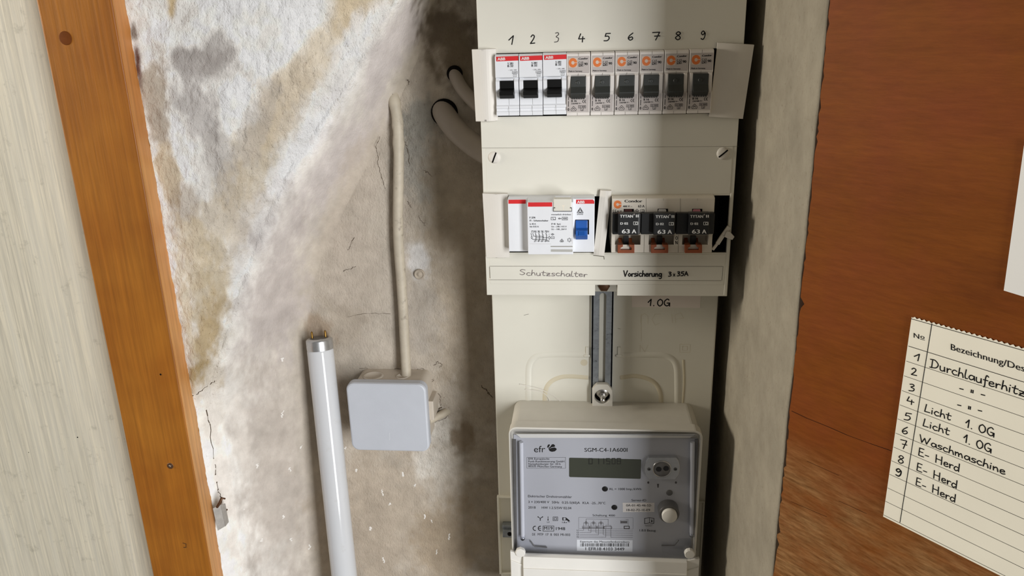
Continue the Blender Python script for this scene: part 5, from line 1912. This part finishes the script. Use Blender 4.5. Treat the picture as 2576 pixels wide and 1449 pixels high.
# white terminal cover below
mb = MB()
tzt = zr(1407, YM - 4, 1520)
tx0, tx1 = xr_(1284, 1430, YM - 4), xr_(1760, 1430, YM - 4)
mb.prism([(tx0, -360), (tx1, -360), (tx1, tzt + 2.5), (tx1 - 10, tzt), (tx0 + 11, tzt), (tx0, tzt + 3)], YM - 1.5, YM + 1.5, 'meterwhite', .5, 2)
mb.box(tx0 + .5, tx1 - .5, YM + 1.2, PLATE - .4, -360, tzt - 8, 'meterwhite', .6, 2)
ix0, ix1 = xr_(1316, 1420, YM - 6), xr_(1730, 1420, YM - 6)
mb.prismx([(YM, tzt + .2), (YM - 4, tzt - .4), (YM - 6.2, tzt - 10.2), (YM - 6.2, -360), (YM, -360)], ix0, ix1, 'meterwhite', .5, 2)
z1_ = zr(1436, YM - 6, 1520)
mb.box(ix0 + .2, ix1 - .2, YM - 7.2, YM - 5.4, -360, z1_, 'meterwhite', .5, 2)
mb.prism([(tx0 + .3, z1_ + 5), (ix0 + .6, z1_), (ix0 + .6, -360), (tx0 + .3, -360)], YM - 2.8, YM, 'meterwhite', .4, 1)
mb.prism([(ix1 - .6, z1_), (tx1 - .3, z1_ + 5), (tx1 - .3, -360), (ix1 - .6, -360)], YM - 2.8, YM, 'meterwhite', .4, 1)
mb.build('terminal_cover', meter)
# hanging lug with its bolt
YL = PLATE - 9
P1L = lambda a, b_: at(*P1(a, b_), YL)
mb = MB()
ol = [P1L(*p) for p in ((1112, 965), (1110, 700), (1175, 628), (1340, 628), (1408, 715), (1412, 965))]
holec = P1L(1260, 800)
hole = [(holec[0] + 6.9 * math.cos(t), holec[2] - .6 + 7.0 * math.sin(t)) for t in [k * 2 * math.pi / 32 for k in range(32)]]
out = [(p[0], p[2]) for p in ol]
# ring of quads between the outline and the round opening
m_ = []
for k in range(32):
    w = math.atan2(hole[k][1] - holec[2] + .6, hole[k][0] - holec[0])
    best = None
    dx, dz = math.cos(w), math.sin(w)
    for (x1_, y1_), (x2_, y2_) in zip(out, out[1:] + out[:1]):
        ex, ez = x2_ - x1_, y2_ - y1_
        den = dx * ez - dz * ex
        if abs(den) < 1e-9:
            continue
        qx, qz = x1_ - holec[0], y1_ - (holec[2] - .6)
        tt, uu = (qx * ez - qz * ex) / den, (qx * dz - qz * dx) / den
        if tt > 0 and -1e-6 <= uu <= 1 + 1e-6:
            best = (holec[0] + dx * tt, holec[2] - .6 + dz * tt)
    m_.append(best)
vs = [(x, YL, z) for x, z in m_] + [(x, YL, z) for x, z in hole] + [(x, PLATE - 4.2, z) for x, z in m_] + [(x, PLATE - 4.2, z) for x, z in hole]
fs = []
for i in range(32):
    j = (i + 1) % 32
    fs += [(i, 32 + i, 32 + j, j), (i, j, 64 + j, 64 + i), (32 + i, 96 + i, 96 + j, 32 + j)]
mb.add(vs, fs, 'meter')
lug = mb.build('hanging_lug', meter, bev=.5)
mb = MB()
mb.lathe([(6.8, 0), (6.8, .2), (0, .2)], (holec[0], PLATE - 4.2, holec[2] - .6), 'hole', n=28)
mb.lathe([(6.0, 0), (6.0, 1.6), (5.4, 2.2), (0, 2.2)], (holec[0] + .3, PLATE - 4.4, holec[2] + 2.6), 'steel', n=28)
mb.lathe([(3.4, 0), (3.4, 5), (0, 5)], (holec[0] + .2, PLATE - 6.4, holec[2] + 1.0), 'steel', n=6, sm=False)
mb.lathe([(2.0, 0), (2.0, 13), (1.6, 13.6), (0, 13.6)], (holec[0] + .2, PLATE - 7, holec[2] + 1.0), 'steel', n=20)
mb.build('hanging_bolt', lug)

# ================================================================== things on the plaster wall
J = crop(740, 800, 4.026)
YJ = 72.0
j0, j1 = at(*J(560, 668), YJ), at(*J(1345, 1352), YJ)
jx0, jx1, jzt, jzb = at(876.8, 1050, YJ)[0], at(1075.5, 1050, YJ)[0], at(975, 965.5, YJ)[2], at(975, 1135.5, YJ)[2]
jb = thing('junction_box', ((jx0 + jx1) / 2, WALL, jzb), 'square blue-grey junction box on the plaster between lamp tube and board', 'junction box')
mb = MB()
bm_ = bmesh.new()
lid = round_rect(jx0, jx1, jzb, jzt, 8.0, 7)
prev = None
rings = [(0.0, YJ + 9.5), (0.0, YJ + 2.2), (.7, YJ + .6), (1.9, YJ)]
R_ = []
for ins, y in rings:
    rr = round_rect(jx0 + ins, jx1 - ins, jzb + ins, jzt - ins, 8.0 - ins, 7)
    R_.append([bm_.verts.new((x, y, z)) for x, z in rr])
for a, b in zip(R_[:-1], R_[1:]):
    for i in range(len(a)):
        bm_.faces.new((a[i], a[(i + 1) % len(a)], b[(i + 1) % len(a)], b[i]))
bm_.faces.new(R_[-1])
bm_.faces.new(R_[0][::-1])
bmesh.ops.recalc_face_normals(bm_, faces=bm_.faces[:])
mb.bm(bm_, 'jb')
mb.on(YJ, .06)
mb.pline([J(965, 1165), J(966, 1238)], .25, 'abb')
mb.build('lid', jb)
mb = MB()
mb.prism(round_rect(jx0 + 5.5, jx1 - 1.5, jzb + 3, jzt - 1.4, 7.0, 6), YJ + 9.5, WALL + 3, 'jbbody', .6, 2)
for px, w in ((800, 24), (1095, 15)):          # round knock-outs on the top side
    p = at(*J(px, 580), WALL - 18)
    mb.lathe([(w / 4.026 * 1.75, -.2), (w / 4.026 * 1.75, .9), (w / 4.026 * 1.35, 1.1), (w / 4.026 * 1.3, .5), (0, .5)], (p[0], WALL - 18, jzt - 1.4), 'jbbody', (0, 0, 1), n=26)
p = at(*J(1420, 860), WALL - 14)
mb.box(jx1 - 3, jx1 + 3.5, YJ + 14, WALL + 2, (jzt + jzb) / 2 - 9, (jzt + jzb) / 2 + 12, 'jbbody', 1.0, 2)
mb.build('box_body', jb)

# thin cable coming out of the plaster down into the box
pth = [((988, 236), 112), ((993, 262), 108), ((1000, 300), 105), ((1002, 340), 103), ((1003, 400), 102), ((1002, 480), 101), ((1001, 545), 101), ((1003, 620), 101),
       ((1009, 700), 101), ((1014, 780), 100), ((1018, 860), 99), ((1021, 915), 97), ((1022, 942), 95), ((1022, 956), 94)]
pp = smooth([at(*p, y) for p, y in pth], 5)
mb = MB()
mb.tube(pp, [4.9 + (0.9 if i < 18 else 0) * fbm(np.array([i * .7]), np.array([2.0]), 2.0, 2, 9)[0] for i in range(len(pp))], 'cable', 22,
        wob=lambda i, k: (.22 if i < 20 else .05) * (fbm(np.array([i * .9]), np.array([k * .9]), 2.2, 2, 40)[0] - .5))
tag(mb.build('electrical_cable', loc=pp[-1]), 'thin dusty cable running down the plaster into the junction box', 'cable')
# stub right of the box
pth = [((1062, 1064), 92), ((1080, 1057), 96), ((1100, 1048), 102), ((1118, 1039), 108), ((1130, 1032), 114)]
pp = smooth([at(*p, y) for p, y in pth], 4)
mb = MB()
mb.tube(pp, 4.1, 'cable', 18, wob=lambda i, k: .16 * (fbm(np.array([i * .9]), np.array([k * .9]), 2.2, 2, 43)[0] - .5))
tag(mb.build('electrical_cable', loc=pp[0]), 'short plastered cable stub leaving the junction box on its right side', 'cable')
# thick cables that go behind the board
for nm, pth, r, lab in (('thick', [((1108, 262), 122), ((1120, 290), 108), ((1146, 325), 96), ((1180, 356), 88), ((1218, 382), 82), ((1262, 402), 78), ((1320, 420), 77)], 10.2, 'thick grey cable bending from the wall behind the board'),
                        ('slim', [((1140, 172), 120), ((1146, 192), 110), ((1162, 222), 101), ((1186, 250), 94), ((1215, 276), 88), ((1260, 300), 80)], 5.9, 'slimmer grey cable bending behind the board above the thick one')):
    pp = smooth([at(*p, y) for p, y in pth], 5)
    pp = [p if p[0] < -90 else np.array([p[0], max(p[1], 64 + r), p[2]]) for p in pp]
    mb = MB()
    mb.tube(pp, r, 'cablegrey', 26)
    tag(mb.build('thick_cable' if nm == 'thick' else 'slim_cable', loc=pp[0]), lab, 'cable')
    c_ = at(*pth[1][0], WALL - 3)
    mb = MB()
    mb.lathe([(r * 1.22, -1), (r * 1.2, 0), (0, 0)], (c_[0] - 1.0, WALL - 1.6, c_[2] + 2.2), 'hole', n=28)
    hb = mb.build('cable_hole')
    hb.parent = wall_back
# old round wall plug
mb = MB()
p = at(1055, 690, WALL - 1)
mb.lathe([(5.0, -3), (5.0, .3), (4.5, .55), (4.0, .35), (3.8, -.1), (2.2, -.1), (2.0, .3), (0, .3)], (p[0], WALL - 1.6, p[2]), 'wallplug', n=26)
tag(mb.build('wall_plug', loc=(p[0], WALL, p[2])), 'small round wall plug set in the plaster above the junction box', 'plug')

# fluorescent tube leaning in the corner
top, low_ = at(802.5, 850, 95), at(866.5, 1449, 50)
ax = (low_ - top) / np.linalg.norm(low_ - top)
endp = top + ax * ((-519.0 - top[2]) / ax[2])
lamp = thing('fluorescent_tube', endp, 'white fluorescent lamp tube leaning upright in the niche corner', 'lamp tube')
R13 = 13.0
mb = MB()
seg = lambda d: tuple(top + ax * d)
mb.tube([seg(10.5), seg(11), seg(13), seg(40), tuple(endp - ax * 10)], [R13 * .9, R13 * .96, R13, R13, R13], 'tube', 48)
mb.build('glass_tube', lamp)
for base_, sg in ((top, 1), (endp, -1)):
    mb = MB()
    q_ = lambda d: tuple(base_ + ax * d * sg)
    mb.tube([q_(0), q_(.2), q_(1.2), q_(2.6), q_(9.8), q_(11.6)], [R13 * .72, R13 * .86, R13 * .97, R13, R13, R13 * .99], 'alu', 48)
    cap = mb.build('end_cap', lamp)
    if sg == 1:
        mb = MB()
        mb.tube([q_(-.3), q_(.4)], R13 * .7, 'gasket', 30)
        mb.build('end_disc', cap)
    u_ = np.array([1.0, 0.25, 0.0])
    u_ = u_ - ax * (u_ @ ax)
    u_ = u_ / np.linalg.norm(u_)
    if sg == 1:
        for s_ in (-1, 1):
            mb = MB()
            b0 = base_ + u_ * 6.5 * s_
            mb.tube([tuple(b0 + ax * 1), tuple(b0 - ax * 6.0), tuple(b0 - ax * 7.0)], [1.15, 1.1, .6], 'brass', 14)
            mb.build('contact_pin', cap)

# niche sill, below the picture, on which the tube stands
mb = MB()
mb.box(-384, 160, -32, WALL + 4, -530, -519.5, 'reveal')
mb.build('floor', kind='structure')['label'] = 'plaster sill at the bottom of the niche'

# ================================================================== papers on the door
R7 = crop(1856, 700, 3.578)
R8 = crop(1856, 1044, 3.578)


def place_on_door(mb, name, s0, z0_):
    mb.v = [(x - s0, y, z - z0_) for x, y, z in mb.v]
    o = mb.build(name)
    o.rotation_euler = (0, 0, ROT)
    o.location = Vector((HX + s0 * math.sin(PHI), HY - s0 * math.cos(PHI), z0_)) * S
    return o


mb = door_frame(MB())
pl = mb.plane
s_l = pl(*R7(1570, 362))[0]
s_r = 200.0
z_t = pl(*R7(1570, 352))[1]
z_b = pl(*R8(1315, 910))[1]
s_bl = pl(*R8(1315, 910))[0]
poly = [(s_bl, z_b), (s_r, z_b)]
k = 0
u = s_r
while u > s_l:
    poly.append((u, z_t + (.85 if k % 2 else 0)))
    u -= 1.25
    k += 1
poly.append((s_l, z_t + .4))
mb.prism(poly, -.8, -.55, 'paper')
door_frame(mb, .88)
rows = [R7(1570, 362), R7(1545, 607), R7(1525, 742), R7(1507, 875), R7(1488, 1008), R7(1468, 1136), R7(1450, 1263), R8(1432, 160), R8(1412, 285), R8(1393, 408), R8(1376, 530), R8(1357, 652), R8(1338, 772), R8(1318, 893)]
for k, p in enumerate(rows):
    z_ = pl(*p)[1]
    mb.line([(s_bl + .2 if k else s_l, z_), (s_r - .2, z_)], .32 if k in (0, 1) else .23, 'ink')
v0, v1 = pl(*R7(1755, 405)), pl(*R8(1467, 962))
mb.line([v0, v1], .38, 'ink')
mb.text('N', R7(1592, 530), R7(1640, 543), 42 / 3.578, 'ink', .06)
mb.text('o', R7(1652, 536), R7(1688, 545), 36 / 3.578, 'ink', .06)
mb.pline([R7(1652, 544), R7(1690, 554)], .3, 'ink')
mb.text('Bezeichnung/Des', R7(1926, 640), R7(2590, 838), 54 / 3.578, 'ink', .06)
H = lambda s, a, b_, cap, w=.58: mb.hand(s, a, b_, cap / 3.578, w, 'ink', .05, .03)
H('1', R7(1594, 732), R7(1640, 744), 64)
H('2', R7(1570, 862), R7(1618, 876), 64)
H('3', R7(1548, 1008), R7(1594, 1018), 64)
H('4', R7(1530, 1122), R7(1592, 1140), 66)
H('5', R7(1504, 1268), R7(1568, 1282), 66)
H('6', R7(1488, 1392), R7(1532, 1402), 66)
H('7', R8(1470, 290), R8(1528, 308), 78)
H('8', R8(1452, 424), R8(1496, 434), 70)
H('9', R8(1430, 538), R8(1476, 550), 66, .74)
H('Durchlauferhitz', R7(1736, 796), R7(2590, 1062), 78)
H('- " -', R7(2004, 1008), R7(2230, 1072), 62)
H('- " -', R7(1985, 1156), R7(2202, 1216), 62)
H('Licht', R7(1690, 1196), R7(1926, 1276), 70)
H('1. OG', R7(2058, 1334), R7(2312, 1424), 74)
H('Licht', R7(1676, 1326), R7(1912, 1410), 70)
H('1. OG', R8(2040, 238), R8(2286, 336), 74)
H('Waschmaschine', R8(1646, 236), R8(2412, 532), 66)
H('E- Herd', R8(1636, 358), R8(1998, 508), 72)
H('E- Herd', R8(1620, 494), R8(1976, 656), 72)
H('E- Herd', R8(1612, 628), R8(1962, 782), 72)
tag(place_on_door(mb, 'circuit_list', s_bl, z_b), 'lined cream paper list with handwritten circuit names on the brown door', 'paper list')

mb = door_frame(MB())
a, b, c_ = np.array(on_door(2550, 492)), np.array(on_door(2527, 730)), np.array(on_door(2576, 745))
mb.prism([(b[0], b[1]), (b[0] + 120, b[1] + (c_[1] - b[1]) / (c_[0] - b[0]) * 120), (b[0] + 120, a[1] + 26), (a[0] - (a[0] - b[0]) * .2, a[1] + 26)], -.8, -.5, 'paperwhite')
tag(place_on_door(mb, 'paper_sheet', b[0], b[1]), 'white paper sheet on the brown door, cut by the right picture edge', 'paper')

for o in list(bpy.data.objects):
    if 'base_mm' in o:
        del o['base_mm']
